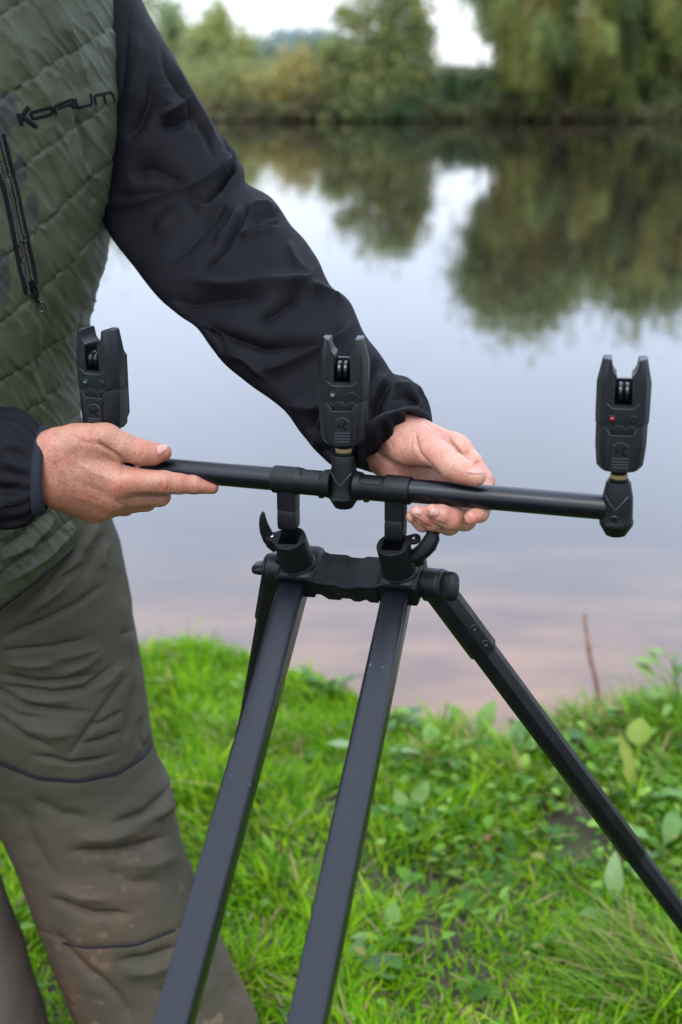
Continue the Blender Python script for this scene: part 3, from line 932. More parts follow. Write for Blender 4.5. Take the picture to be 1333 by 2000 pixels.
def tube_obj(name, path, rad, m, parent, segs=8, up=None, flat=1.0):
    V, Q = tube_arrays(path, rad, segs, up, flat)
    n = len(V)
    me = bpy.data.meshes.new(name)
    faces = [tuple(q) for q in Q] + [tuple(range(segs))[::-1], tuple(range(n - segs, n))]
    me.from_pydata([tuple(v) for v in V], [], faces)
    return link(name, me, m, parent)

def rrect(w, h, r, k=4, dome=0.0):
    """rounded rectangle outline in xz centred on 0, optional domed top"""
    pts = []
    for cx, cz, a0 in ((w / 2 - r, h / 2 - r, 0), (-w / 2 + r, h / 2 - r, 90), (-w / 2 + r, -h / 2 + r, 180), (w / 2 - r, -h / 2 + r, 270)):
        for i in range(k + 1):
            a = R(a0 + 90 * i / k)
            pts.append((cx + r * math.cos(a), cz + r * math.sin(a)))
    return pts

# ---------------------------------------------------------------- buzz bar frame
def bar_z(px):
    t = (px - 205) / 1002.0
    return 1.0 / (0.7299 + t * (0.8163 - 0.7299))
def bar_pt(px, dy=0.0):
    return at(px, 926 + 0.0866 * (px - 430) + dy, bar_z(px))
bL, bR = bar_pt(205), bar_pt(1205)
xb = (bR - bL).normalized()
xb, yb, zb = axes_from(Vector((0, 0, 1)) - xb * xb.z, xb)
BM = bar_pt(672)
BARM = frame(BM, xb, yb, zb)
def bX(px): return (bar_pt(px) - BM).dot(xb)
mm = 0.001

buzz = empty('buzz_bar', BARM)
tag(buzz, 'round black three rod buzz bar held level in both hands above the rod pod', 'rod rest')
ROTX = Matrix.Rotation(math.pi / 2, 4, 'Y')   # lathe axis z -> x

def rod(name, x0, x1, r, m=alu):
    bm = bmesh.new()
    bm_lathe(bm, [(r - 0.8 * mm, x0), (r, x0 + 0.8 * mm), (r, x1 - 0.8 * mm), (r - 0.8 * mm, x1)], 40, ROTX)
    return add(name, bm, m, buzz)
rod('tube', bX(205), bX(540), 10.9 * mm)
rod('tube', bX(800), bX(1196), 10.9 * mm)

def clamp(x0, x1, n0, n1, s):
    """collar with a cut-out on top showing the inner tube; s=+1: the boss is on the right"""
    xs = [x0, x0 + (0.6 * mm), x0 + 1.5 * mm]
    xs += list(np.linspace(x0 + 2 * mm, x1 - 2 * mm, 40)) + [x1 - 0.7 * mm, x1]
    rows = []
    nseg = 56
    bm = bmesh.new()
    for i, x in enumerate(xs):
        row = []
        for k in range(nseg):
            a = 2 * math.pi * k / nseg
            up = math.cos(a)
            r = 12.3 * mm
            far = abs(x - (x0 if s > 0 else x1))
            r += 0.6 * mm * (far < 24 * mm)
            if min(x - x0, x1 - x) < 1e-4: r -= 0.8 * mm
            d = (x1 - x) if s > 0 else (x - x0)
            r += 2.2 * mm * max(0, 1 - d / (9 * mm)) * (0.55 + 0.45 * abs(math.sin(a)))
            slope = 4 * mm * (1 - up)
            if n0 + slope < x < n1 - slope * 0.4 and up > 0.50: r = 11.3 * mm
            row.append(bm.verts.new((x, -r * math.sin(a), r * math.cos(a))))
        rows.append(row)
    for a_, b_ in zip(rows[:-1], rows[1:]):
        for k in range(nseg):
            bm.faces.new((a_[k], a_[(k + 1) % nseg], b_[(k + 1) % nseg], b_[k]))
    bm.faces.new(rows[0]); bm.faces.new(rows[-1][::-1])
    return add('clamp', bm, plast, buzz, sharp=30)
clamp(bX(536), bX(650), bX(591), bX(633), 1)
clamp(bX(695), bX(804), bX(706), bX(752), -1)

def post(px):
    x = bX(px)
    bm = bmesh.new()
    zt, z1, z2, zbm = -8 * mm, -27 * mm, -31.5 * mm, -46.5 * mm
    bm_prism(bm, rrect(17.2 * mm, 17 * mm, 1.2 * mm, 2), 0, 1)   # placeholder outline replaced below
    bm.clear()
    def ring(z, s):
        return [bm.verts.new((x + px_ * s, pz_ * s, z)) for px_, pz_ in rrect(17.4 * mm, 17 * mm, 1.4 * mm, 2)]
    rs = [ring(zt, 1.03), ring(-12 * mm, 1.0), ring(z1, 1.0), ring(z1 - 0.3 * mm, 0.965), ring(z1 - 1.6 * mm, 0.965), ring(z1 - 1.9 * mm, 0.985), ring(z2, 0.985), ring(z2 - 0.6 * mm, 1.0), ring(zbm + 4 * mm, 0.99), ring(zbm + 1 * mm, 0.93), ring(zbm, 0.86)]
    for a_, b_ in zip(rs[:-1], rs[1:]):
        n = len(a_)
        for k in range(n): bm.faces.new((a_[k], a_[(k + 1) % n], b_[(k + 1) % n], b_[k]))
    bm.faces.new(rs[0][::-1]); bm.faces.new(rs[-1])
    add('post', bm, plast, buzz, sharp=30)
post(563); post(774)

def word(name, W_, M, r, m, parent, flat=1.0):
    """the maker's word as raised strokes, W_ wide, in the xz plane of M"""
    k = W_ / 5.6
    parts = []
    for st in WORD:
        dens = []
        for (x0, y0), (x1, y1) in zip(st[:-1], st[1:]):
            for t in (0, 0.5): dens.append((x0 + (x1 - x0) * t, y0 + (y1 - y0) * t))
        dens.append(st[-1])
        parts.append(tube_arrays([((x - 2.8) * k, 0, (y - 0.4) * k) for x, y in dens], r, 5, up=(0, -1, 0.02), flat=flat))
    V, Q = join_arrays(parts)
    o = link(name, np_mesh(name, V, Q), m, parent)
    o.matrix_local = M
    return o

def boss(px, prof, textr, screw):
    x = bX(px)
    bm = bmesh.new()
    bm_lathe(bm, [(r * mm, z * mm) for r, z in prof], 40)
    o = add('boss', bm, plast, buzz, sharp=28)
    o.location = (x, 0, 0)
    if screw:
        bm = bmesh.new()
        bm_lathe(bm, [(3.1 * mm, 0), (3.1 * mm, 1.2 * mm), (2.4 * mm, 1.8 * mm), (1.3 * mm, 1.8 * mm), (1.2 * mm, 0.6 * mm)], 20)
        s = add('screw', bm, glossy, o, M=Matrix.Translation((-0.4 * mm, -13.6 * mm, -5.2 * mm)) @ Matrix.Rotation(math.pi / 2, 4, 'X'))
    # raised chevron lines round the front
    for sg in (-1, 1):
        pts = [(sg * t * 11.5 * mm, -(prof_r(prof, 2 + 14 * t) * mm * math.cos(t * 0.95) + 0.15 * mm), (2 + 14 * t) * mm) for t in np.linspace(0.02, 0.85, 8)]
        tube_obj('moulded_line', pts, 0.35 * mm, emboss, o, 5)
    word('lettering', 13.5 * mm, Matrix.Translation((0, -textr * mm + 0.12 * mm, -10.4 * mm)), 0.26 * mm, emboss, o)
    return o
def prof_r(prof, z):
    zs = [p[1] for p in prof][::-1]; rs = [p[0] for p in prof][::-1]
    return float(np.interp(z, zs, rs))
MIDP = [(8.6, 29.2), (9.8, 28.6), (10.4, 27), (10.9, 20), (12.2, 12), (12.6, 2), (12.8, -5), (14.0, -8.2), (14.0, -11.8), (8.4, -21), (7.2, -21.6)]
ENDP = [(9.0, 25.2), (10.2, 24.6), (10.8, 22.5), (12.0, 16), (13.2, 10), (13.6, -2), (13.8, -8), (14.6, -10.4), (14.6, -13.8), (8.8, -23.4), (7.6, -24)]
boss(672, MIDP, 14.0, False); boss(1206, ENDP, 14.6, True); boss(205, ENDP, 14.6, True)
for px in (628, 716):
    bm = bmesh.new(); bm_lathe(bm, [(3 * mm, 0), (3 * mm, -13.6 * mm), (2.4 * mm, -14.2 * mm)], 14, Matrix.Translation((bX(px), 0, 0)))
    add('screw', bm, glossy, buzz)

# ---------------------------------------------------------------- bite alarms
def half_to_full(h): return [(x, z) for x, z in h] + [(-x, z) for x, z in h[::-1]]

def layered(bm, outer, inner, layers, top_rule=True):
    """closed outline (outer vertices flagged) stacked in depth with per-layer inset of the outer edge"""
    n = len(outer)
    rows = []
    for y, inset, zin in layers:
        row = []
        for (x, z), o in zip(outer, inner):
            if o > 0:
                ax = abs(x)
                nx_ = max(ax - inset * o, (12.6 * mm if z > 90 * mm else 9.6 * mm) if ax > 12 * mm else 0)
                x = math.copysign(nx_, x) if ax > 0 else x
                zz = z - zin if z > 60 * mm else (z + zin if z < 6 * mm else z)
            else:
                zz = z - (zin if z > 90 * mm else 0)
            row.append(bm.verts.new((x, y, zz)))
        rows.append(row)
    for a_, b_ in zip(rows[:-1], rows[1:]):
        for k in range(n): bm.faces.new((a_[k], b_[k], b_[(k + 1) % n], a_[(k + 1) % n]))
    f1 = bm.faces.new(rows[0]); f2 = bm.faces.new(rows[-1][::-1])
    bmesh.ops.triangulate(bm, faces=[f1, f2])

LEDC = {'green': (0.006, 0.05, 0.025), 'white': (0.10, 0.095, 0.07), 'red': (0.26, 0.006, 0.012)}
def make_alarm(px, zbase, yaw, led, label, tilt=0.0):
    A = empty('bite_alarm', BARM @ Matrix.Translation((bX(px), 0, zbase * mm)) @ Matrix.Rotation(R(yaw), 4, 'Z') @ Matrix.Rotation(R(tilt), 4, 'Y'))
    tag(A, label, 'bite alarm', 'bite alarms standing along the buzz bar')
    # upper housing: horns, roller slot, pointed lower edge   (x, z, outer flag)
    h = [(9.3, 31.4, 0), (11.4, 34.4, .5), (15.5, 37.5, .9), (22.2, 41.5, 1), (22.5, 48, 1), (22.7, 75.5, 1), (18.4, 96, .62), (17.4, 97, .6),
         (12.0, 97, 0), (11.2, 96, 0), (10.9, 92, 0), (9.8, 87.5, 0), (8.0, 84.6, 0), (6.4, 83, 0), (6.3, 80.5, 0), (7.4, 79.5, 0), (7.4, 58, 0)]
    full = [(x * mm, z * mm, f) for x, z, f in h] + [(-x * mm, z * mm, f) for x, z, f in h[::-1]]
    bm = bmesh.new()
    layered(bm, [(x, z) for x, z, _ in full], [f for _, _, f in full],
            [(-13 * mm, 8.4 * mm, 0.6 * mm), (-10.2 * mm, 4.2 * mm, 0.0), (-2.5 * mm, 0, 0), (8 * mm, 0, 0), (13 * mm, 4.6 * mm, 1.0 * mm)])
    H = add('housing', bm, housem, A, bevel=0.5 * mm, sharp=22)
    # lower housing
    h = [(9.3, 30.9, 0), (11.4, 33.9, .5), (15.4, 37.0, .9), (21.6, 41.0, 1), (21.4, 22, 1), (19.6, 4.5, 1), (15.5, 0, .8), (5, 0, 0)]
    full = [(x * mm, z * mm, f) for x, z, f in h] + [(-x * mm, z * mm, f) for x, z, f in h[::-1]]
    bm = bmesh.new()
    layered(bm, [(x, z) for x, z, _ in full], [f for _, _, f in full],
            [(-12.7 * mm, 8.8 * mm, 0.9 * mm), (-9.8 * mm, 4.2 * mm, 0.3 * mm), (-2.1 * mm, 0, 0), (13 * mm, 0, 0), (17 * mm, 4.6 * mm, 1.2 * mm)])
    add('lower_housing', bm, housem, A, bevel=0.5 * mm, sharp=22)
    # battery door standing proud at the back
    bm = bmesh.new()
    bm_prism(bm, [(x * mm, z * mm) for x, z in half_to_full([(17, 8), (20, 14), (20, 70), (15, 76)])], 12.8 * mm, 17.5 * mm)
    add('battery_door', bm, housem, A, bevel=1.2 * mm)
    # back wall of the roller window
    bm = bmesh.new(); bm_box(bm, -7.6 * mm, 7.6 * mm, 4 * mm, 9 * mm, 57 * mm, 71 * mm)
    add('window_back', bm, matte, A)
    for s in (-1, 1):
        bm = bmesh.new()
        bm_lathe(bm, [(2.0 * mm, -2.1 * mm), (7.2 * mm, -2.1 * mm), (8.1 * mm, -1.2 * mm), (8.2 * mm, 0), (8.1 * mm, 1.2 * mm), (7.2 * mm, 2.1 * mm), (2.0 * mm, 2.1 * mm)], 32, Matrix.Translation((s * 2.75 * mm, -4.5 * mm, 68.2 * mm)) @ ROTX)
        add('roller', bm, glossy if s else plast, A)
    # raised rims of the front panel
    def line(name, pts, r=0.55, y=-13.1, par=A, m=emboss):
        return tube_obj(name, [(x * mm, y * mm, z * mm) for x, z in pts], r * mm, m, par, 6)
    line('panel_rim', [(-13.6, 59.2), (-11.6, 58.2), (-8.6, 55.2), (0, 55.0), (8.6, 55.2), (11.6, 58.2), (13.6, 59.2)])
    line('panel_rim', [(-13.4, 38.6), (-11.4, 35.6), (-9.2, 32.2), (0, 32.0), (9.2, 32.2), (11.4, 35.6), (13.4, 38.6)], 0.45)
    F = Matrix.Rotation(math.pi / 2, 4, 'X')      # lathe axis z -> -y
    for x, nm in ((-8.4, 'led'), (9.0, 'button')):
        c = Matrix.Translation((x * mm, -12.9 * mm, 46.6 * mm)) @ F
        bm = bmesh.new(); bm_lathe(bm, [(3.6 * mm, 0), (3.6 * mm, 0.5 * mm), (3.2 * mm, 0.9 * mm), (2.7 * mm, 0.9 * mm), (2.5 * mm, 0.3 * mm)], 24, c)
        add('bezel', bm, housem, A)
        bm = bmesh.new()
        if nm == 'led':
            bm_lathe(bm, [(2.3 * mm, 0), (2.2 * mm, 1.0 * mm), (1.7 * mm, 1.8 * mm), (0.8 * mm, 2.3 * mm), (0.1 * mm, 2.4 * mm)], 20, c)
            lm = Mat('led_' + led, LEDC[led], 0.12, 0.6)
            sv(lm.b, 'Transmission Weight', 0.3)
            add('led', bm, lm, A)
        else:
            bm_lathe(bm, [(2.4 * mm, 0), (2.4 * mm, 1.1 * mm), (2.0 * mm, 1.5 * mm), (0.2 * mm, 1.2 * mm)], 20, c)
            add('button', bm, plast, A)
    word('lettering', 20 * mm, Matrix.Translation((0.3 * mm, -12.9 * mm, 39.4 * mm)), 0.2 * mm, emboss, A)
    # grip tab with the K mark and ribs
    bm = bmesh.new()
    bm_prism(bm, [(x * mm, z * mm) for x, z in half_to_full([(6.8, 1.0), (8.4, 3), (8.4, 26), (9.2, 30.2)])], -13.9 * mm, -12.0 * mm)
    T = add('grip_tab', bm, housem, A, bevel=0.5 * mm)
    line('arc', [(7.2 * math.sin(t), 19.5 + 7.0 * math.cos(t)) for t in np.linspace(-1.05, 1.05, 11)], 0.45, -13.9, T)
    for z in (12.6, 10.0, 7.4, 4.8):
        bm = bmesh.new(); bm_box(bm, -6.8 * mm, 6.8 * mm, -14.7 * mm, -13.5 * mm, (z - 0.6) * mm, (z + 0.6) * mm)
        add('grip_rib', bm, emboss, T, bevel=0.3 * mm)
    bm = bmesh.new()
    for poly in ([(-4.3, 17.2), (-1.6, 17.2), (-1.6, 21.4), (-4.3, 21.4)], [(-1.0, 19.2), (2.6, 22.6), (4.6, 22.6), (4.4, 21.4), (0.9, 18.6)], [(-1.2, 18.8), (0.6, 20.0), (4.4, 15.6), (4.6, 14.8), (2.4, 14.8)]):
        bm_prism(bm, [(x * mm, z * mm) for x, z in poly], -14.05 * mm, -13.6 * mm)
    add('k_mark', bm, matte, T)
    bm = bmesh.new(); bm_lathe(bm, [(0.75 * mm, 0), (0.75 * mm, 0.5 * mm), (0.3 * mm, 0.8 * mm)], 12, Matrix.Translation((-0.2 * mm, -13.9 * mm, 19.1 * mm)) @ F)
    add('k_stud', bm, plast, T)
    # neck, brass locking ring, base ring
    bm = bmesh.new(); bm_lathe(bm, [(8.0 * mm, 0.5 * mm), (7.6 * mm, -1.5 * mm), (6.6 * mm, -4 * mm)], 28); add('neck', bm, plast, A)
    bm = bmesh.new()
    pr = []
    segs = 72
    for r_, z_ in ((6.9, -4), (7.3, -4.4), (7.3, -7.8), (6.9, -8.2)):
        pr.append([bm.verts.new(((r_ + (0.18 if k % 2 else -0.12)) * mm * math.cos(2 * math.pi * k / segs), (r_ + (0.18 if k % 2 else -0.12)) * mm * math.sin(2 * math.pi * k / segs), z_ * mm)) for k in range(segs)])
    for a_, b_ in zip(pr[:-1], pr[1:]):
        for k in range(segs): bm.faces.new((a_[k], a_[(k + 1) % segs], b_[(k + 1) % segs], b_[k]))
    bm.faces.new(pr[0]); bm.faces.new(pr[-1][::-1])
    add('locking_ring', bm, brass, A, sharp=20)
    bm = bmesh.new(); bm_lathe(bm, [(7.6 * mm, -8.2 * mm), (8.6 * mm, -8.5 * mm), (8.6 * mm, -9.6 * mm), (8.0 * mm, -10.4 * mm)], 28); add('base_ring', bm, plast, A)
    return A
make_alarm(205, 35.4, -4, 'green', 'black bite alarm with a dark green light, beside the olive gilet')
make_alarm(672, 39.4, 12, 'white', 'black bite alarm with a clear light, on the middle boss in front of the sleeve')
make_alarm(1206, 35.4, 8, 'red', 'black bite alarm with a red light, alone at the bar end against the water')

# ---------------------------------------------------------------- rod pod
pod_o = at(681, 1108, 1.324)
sL, sR = at(582, 1100, 1.339), at(781, 1115, 1.309)
px_ = (sR - sL).normalized()
dL = (at(573, 1133, 1.335) - at(333, 2000, 1.01)).normalized()   # up the tubes, away from the viewer
ny_ = (dL - px_ * dL.dot(px_)).normalized()
nz_ = px_.cross(ny_)
PODM = frame(pod_o, px_, ny_, nz_)
PI_ = PODM.inverted()
pod = empty('rod_pod', PODM)
tag(pod, 'black rod pod with two square tubes running towards the viewer and splayed side legs', 'rod pod')
L3 = lambda p: PI_ @ Vector(p)

# main tubes
def main_tube(p_top, p_bot):
    a, b = L3(p_top), L3(p_bot)
    d = (b - a).normalized()
    # run on down to the turf
    wd = (Vector(p_bot) - Vector(p_top)).normalized()
    ln = (Vector(p_top).z - 0.035) / -wd.z
    y_ = -d; z_ = Vector((0, 0, 1)); z_ = (z_ - y_ * z_.dot(y_)).normalized(); x_ = y_.cross(z_)
    c_, s_ = math.cos(R(4)), math.sin(R(4))
    x_, z_ = x_ * c_ - z_ * s_, z_ * c_ + x_ * s_
    M = frame(a, x_, y_, z_)
    out = rrect(26 * mm, 22 * mm, 3.2 * mm, 4)
    out = [(x, z - 11 * mm + (0.9 * mm * (1 - (x / (13.2 * mm)) ** 2) if z > 0 else 0)) for x, z in out]
    top = [(x, z) for x, z in out]
    bm = bmesh.new()
    # extra points across the top give it its slight dome
    i0 = 4
    prof = out[:i0 + 1] + [(x * mm, 0.9 * mm * (1 - (x / 13.2) ** 2)) for x in (6, 3, 0, -3, -6)] + out[i0 + 1:]
    bm_prism(bm, prof, -ln, 30 * mm, M)
    add('tube', bm, alu, pod, sharp=50)
    bm = bmesh.new()
    bm_prism(bm, [(x * 1.12, (z + 11 * mm) * 1.12 - 11 * mm) for x, z in out], -ln - 12 * mm, -ln + 28 * mm, M)
    add('foot', bm, plast, pod, bevel=2 * mm)
main_tube(at(571, 1133, 1.335), at(331, 2000, 1.010))
main_tube(at(775, 1148, 1.306), at(595, 2000, 0.985))

# shoulder blocks over the tube ends
def block(c, sgn):
    bm = bmesh.new()
    prof = half_to_full([(17, -27), (19.5, -23), (19.5, -6), (17.5, -2.2), (13, 0)])
    def ring(y, sx, zt):
        return [bm.verts.new((c.x + x * sx * mm, c.y + y * mm, c.z + (z + (zt if z > -10 else 0)) * mm)) for x, z in prof]
    rs = [ring(-17, 0.99, -1.0), ring(-15.5, 1.0, 0), ring(16, 1.0, 0), ring(25, 0.97, -1.2), ring(29, 0.9, -4)]
    n = len(prof)
    for a_, b_ in zip(rs[:-1], rs[1:]):
        for k in range(n): bm.faces.new((a_[k], a_[(k + 1) % n], b_[(k + 1) % n], b_[k]))
    bm.faces.new(rs[0]); bm.faces.new(rs[-1][::-1])
    add('shoulder_block', bm, plast, pod, bevel=1.0 * mm, sharp=40)
    # lip framing the tube mouth
    bm = bmesh.new()
    prof2 = half_to_full([(13.4, -24), (18.6, -22), (18.6, -5), (15, -1.2)])
    bm_prism(bm, [(c.x + x * mm, c.z + z * mm) for x, z in half_to_full([(14.8, -3.2), (18.8, -6.5), (18.2, -3.6), (14, -0.8)])], c.y - 19.5 * mm, c.y - 15.0 * mm)
    add('tube_lip', bm, plast, pod, bevel=0.5 * mm)
cL, cR = L3(sL), L3(sR)
block(cL, -1); block(cR, 1)

# ribbed bridge
x0, x1 = cL.x + 18.8 * mm, cR.x - 18.8 * mm
wv = [(0, -4.5), (4, -4.5), (6, -6), (24, -6), (29, -8.6), (34, -8.6), (41, -8.6), (46, -6), (60, -6), (62, -4.6), (66, -4.6)]
k_ = (x1 - x0) / mm / 66
top = [(x0 + a * k_ * mm, z * mm) for a, z in wv]
bot = [(x1, -25 * mm), (x1 - 8 * mm, -25 * mm), (x1 - 12 * mm, -22 * mm), (x1 - 19 * mm, -25.5 * mm), (x1 - 24 * mm, -25.5 * mm), (x1 - 27 * mm, -22.5 * mm), (x0 + 27 * mm, -22.5 * mm), (x0 + 24 * mm, -25.5 * mm), (x0 + 13 * mm, -25.5 * mm), (x0 + 6 * mm, -20 * mm), (x0, -20 * mm)]
bm = bmesh.new()
bm_prism(bm, top + bot, cL.y - 19 * mm, cL.y + 22 * mm)
add('bridge', bm, plast, pod, bevel=1.0 * mm, sharp=40)
word('lettering', 30 * mm, Matrix.Translation(((x0 + x1) / 2, cL.y - 18.95 * mm, -15.5 * mm)), 0.3 * mm, plast, pod)

# sockets with their cam levers
def socket(base, topp, out, pin, lever, lrad):
    zx = (Vector(topp) - Vector(base)); hgt = zx.length
    x_, y_, z_ = axes_from(zx, px_)
    M = PI_ @ frame(base, x_, y_, z_)
    bm = bmesh.new()
    seg = 44
    hw, hd = 10.0 * mm, 8.6 * mm
    def circ(r, z): return [bm.verts.new((r * math.cos(2 * math.pi * (k + 0.5) / seg), r * math.sin(2 * math.pi * (k + 0.5) / seg), z)) for k in range(seg)]
    def sq(z, s=1.0):
        o = []
        for k in range(seg):
            a = 2 * math.pi * (k + 0.5) / seg
            c, s_ = math.cos(a), math.sin(a)
            m_ = max(abs(c) / hw, abs(s_) / hd)
            o.append(bm.verts.new((c / m_ * s, s_ / m_ * s, z)))
        return o
    rs = [circ(17.4 * mm, -3 * mm), circ(17.2 * mm, 0), circ(15.9 * mm, 2 * mm), circ(15.6 * mm, hgt - 2 * mm), circ(15.4 * mm, hgt - 0.5 * mm), circ(14.9 * mm, hgt), sq(hgt, 1.0), sq(hgt - 0.3 * mm, 0.99), sq(3 * mm, 0.96)]
    for a_, b_ in zip(rs[:-1], rs[1:]):
        for k in range(seg): bm.faces.new((a_[k], a_[(k + 1) % seg], b_[(k + 1) % seg], b_[k]))
    bm.faces.new(rs[0][::-1]); bm.faces.new(rs[-1])
    s = add('socket', bm, plast, pod, sharp=32, M=M)
    # ear that carries the lever pin
    bm = bmesh.new()
    pin_l = M.inverted() @ L3(pin)
    poly = []
    cx = pin_l.x
    for a in np.linspace(-100, 100, 9):
        poly.append((cx + out * 6.2 * mm * math.cos(R(a)), pin_l.y + 6.2 * mm * math.sin(R(a))))
    poly += [(out * 9.5 * mm, 12.0 * mm), (out * 9.5 * mm, -12.0 * mm)]
    # prism in xy: extrude along local z
    T = Matrix(((1, 0, 0, 0), (0, 0, 1, 0), (0, 1, 0, 0), (0, 0, 0, 1)))
    bm_prism(bm, poly, hgt - 3.2 * mm, hgt - 0.15 * mm, T)
    add('ear', bm, plast, s, bevel=0.5 * mm, M=M)
    bm = bmesh.new(); bm_prism(bm, [(x * 0.96, y * 0.92) for x, y in poly], 3 * mm, 6.0 * mm, T)
    add('ear', bm, plast, s, bevel=0.5 * mm, M=M)
    bm = bmesh.new(); bm_lathe(bm, [(1.7 * mm, 0), (1.7 * mm, 0.5 * mm), (1.0 * mm, 0.8 * mm)], 14, M @ Matrix.Translation((pin_l.x, pin_l.y, hgt - 0.2 * mm)))
    add('pin', bm, pinm, s)
    tube_obj('cam_lever', [L3(p) for p in lever], [r * mm for r in lrad], plast, s, 10, up=nz_, flat=0.85)
socket(sL, at(565.5, 1050.5, 1.318), -1, at(528.5, 1039, 1.322),
       [at(514.5, 1000, 1.318), at(513.5, 1010, 1.320), at(515, 1023, 1.324), at(519, 1037, 1.329), at(525, 1051, 1.333), at(532, 1063, 1.337), at(541, 1074, 1.338)], [1.4, 3.2, 4.6, 5.8, 6.2, 5.8, 4.0])
socket(sR, at(768, 1062.5, 1.288), 1, at(809.6, 1054, 1.290),
       [at(800, 1090, 1.296), at(812, 1086, 1.294), at(826, 1077, 1.291), at(838, 1064, 1.288), at(845, 1050, 1.286), at(846, 1038, 1.285), at(843, 1031, 1.285)], [5.2, 7.0, 7.8, 8.2, 7.4, 5.6, 3.2])

# leg pivots, knobs and legs
def leg(c, sgn, wing_rot, foot_px, foot_z, sleeve_px):
    hubx = c.x
    bm = bmesh.new()
    TILT = Matrix.Rotation(R(15 if sgn > 0 else 0), 4, Vector((0, -0.7, -0.7)))
    T = Matrix.Translation(c) @ TILT @ ROTX
    w = sgn
    bm_lathe(bm, [(13.5 * mm, -w * 10 * mm), (15.6 * mm, -w * 8 * mm), (15.6 * mm, w * 7 * mm), (14.4 * mm, w * 9 * mm)], 36, T)
    hub = add('leg_pivot', bm, plast, pod, sharp=30)
    bm = bmesh.new()
    bm_lathe(bm, [(14.6 * mm, w * 9 * mm), (14.6 * mm, w * 10.5 * mm), (13.4 * mm, w * 11.5 * mm)], 36, T)
    kn = add('knob', bm, plast, pod, sharp=30)
    bm = bmesh.new()
    prof = [(14 * math.cos(a) * (1 - 0.30 * abs(math.sin(a)) ** 1.0), 16.0 * math.sin(a)) for a in np.linspace(0, 2 * math.pi, 29)[:-1]]
    prof = [(x * (0.52 + 0.30 * (abs(z) / 15.5) ** 2), z) for x, z in prof]
    def ring(y, s): return [bm.verts.new((w * y * mm, x * s * mm, z * s * mm)) for x, z in prof]
    rs = [ring(11, 0.86), ring(17, 0.86), ring(21, 0.81), ring(23, 0.66)]
    n = len(prof)
    for a_, b_ in zip(rs[:-1], rs[1:]):
        for k in range(n): bm.faces.new((a_[k], a_[(k + 1) % n], b_[(k + 1) % n], b_[k]))
    bm.faces.new(rs[0]); bm.faces.new(rs[-1][::-1])
    bmesh.ops.rotate(bm, verts=bm.verts, cent=(0, 0, 0), matrix=Matrix.Rotation(R(wing_rot), 3, 'X'))
    add('wing', bm, plast, kn, M=Matrix.Translation(c) @ TILT, sharp=50)
    cw = PODM @ c
    f = at(foot_px[0], foot_px[1], foot_z)
    d = (f - cw).normalized()
    ln = (cw.z - 0.008) / -d.z
    z_ = -d
    x_, y_, z_ = axes_from(z_, yb if sgn > 0 else yb)
    M = PI_ @ frame(cw, x_, y_, z_)
    def octo(r, a0=22.5, n=8, fx=1.0): return [(r * math.cos(R(a0 + 360 * k / n)) * fx, r * math.sin(R(a0 + 360 * k / n))) for k in range(n)]
    def stick(name, r, l0, l1, par, bev=0.8, taper=1.0):
        bm = bmesh.new()
        a_ = [bm.verts.new((x, y, -l0)) for x, y in octo(r)]
        b_ = [bm.verts.new((x * taper, y * taper, -l1)) for x, y in octo(r)]
        for k in range(8): bm.faces.new((a_[k], a_[(k + 1) % 8], b_[(k + 1) % 8], b_[k]))
        bm.faces.new(a_[::-1]); bm.faces.new(b_)
        return add(name, bm, plast if name != 'leg_tube' else alu, par, bevel=bev * mm, M=M, sharp=30)
    sl = (at(sleeve_px[0], sleeve_px[1], foot_z * 0.35 + 1.3 * 0.65) - cw).length
    LS = stick('leg_sleeve', 14.6 * mm, 4 * mm, sl, pod)
    stick('leg', 12.6 * mm, sl - 0.01, sl + 0.30, pod)
    stick('leg', 11.0 * mm, sl + 0.29, ln - 0.02, pod, taper=0.96)
    stick('foot', 13 * mm, ln - 0.05, ln, pod, 2.0)
    for t in (0.62, 0.86):
        bm = bmesh.new()
        bm_lathe(bm, [(3.6 * mm, 0), (3.6 * mm, 0.6 * mm), (2.6 * mm, 0.8 * mm), (2.0 * mm, 0.2 * mm)], 18)
        Ml = M @ Matrix.Translation((0, 0, -sl * t)) @ Matrix.Rotation(R(-45), 4, 'Z') @ Matrix.Translation((0, -13.4 * mm, 0)) @ Matrix.Rotation(math.pi / 2, 4, 'X')
        add('screw', bm, glossy, LS, M=Ml)
leg(cR + Vector((31 * mm, 2 * mm, -17 * mm)), 1, -42, (1336, 1796), 1.50, (915, 1243))
leg(cL + Vector((-25 * mm, 6 * mm, -16 * mm)), -1, 60, (479, 1464), 1.62, (528, 1232))
# ================================================================ the man
FOOT = Vector((-0.33, 1.60, 0.0))
man = empty('person', Matrix.Translation(FOOT))
tag(man, 'man in a quilted olive gilet and muddy brown trousers holding the black bar', 'person')
def mlink(name, me, m, parent=None, **k):
    """link geometry given in world space under the man"""
    o = link(name, me, m, parent or man, **k)
    if parent is None: o.location = -FOOT
    return o

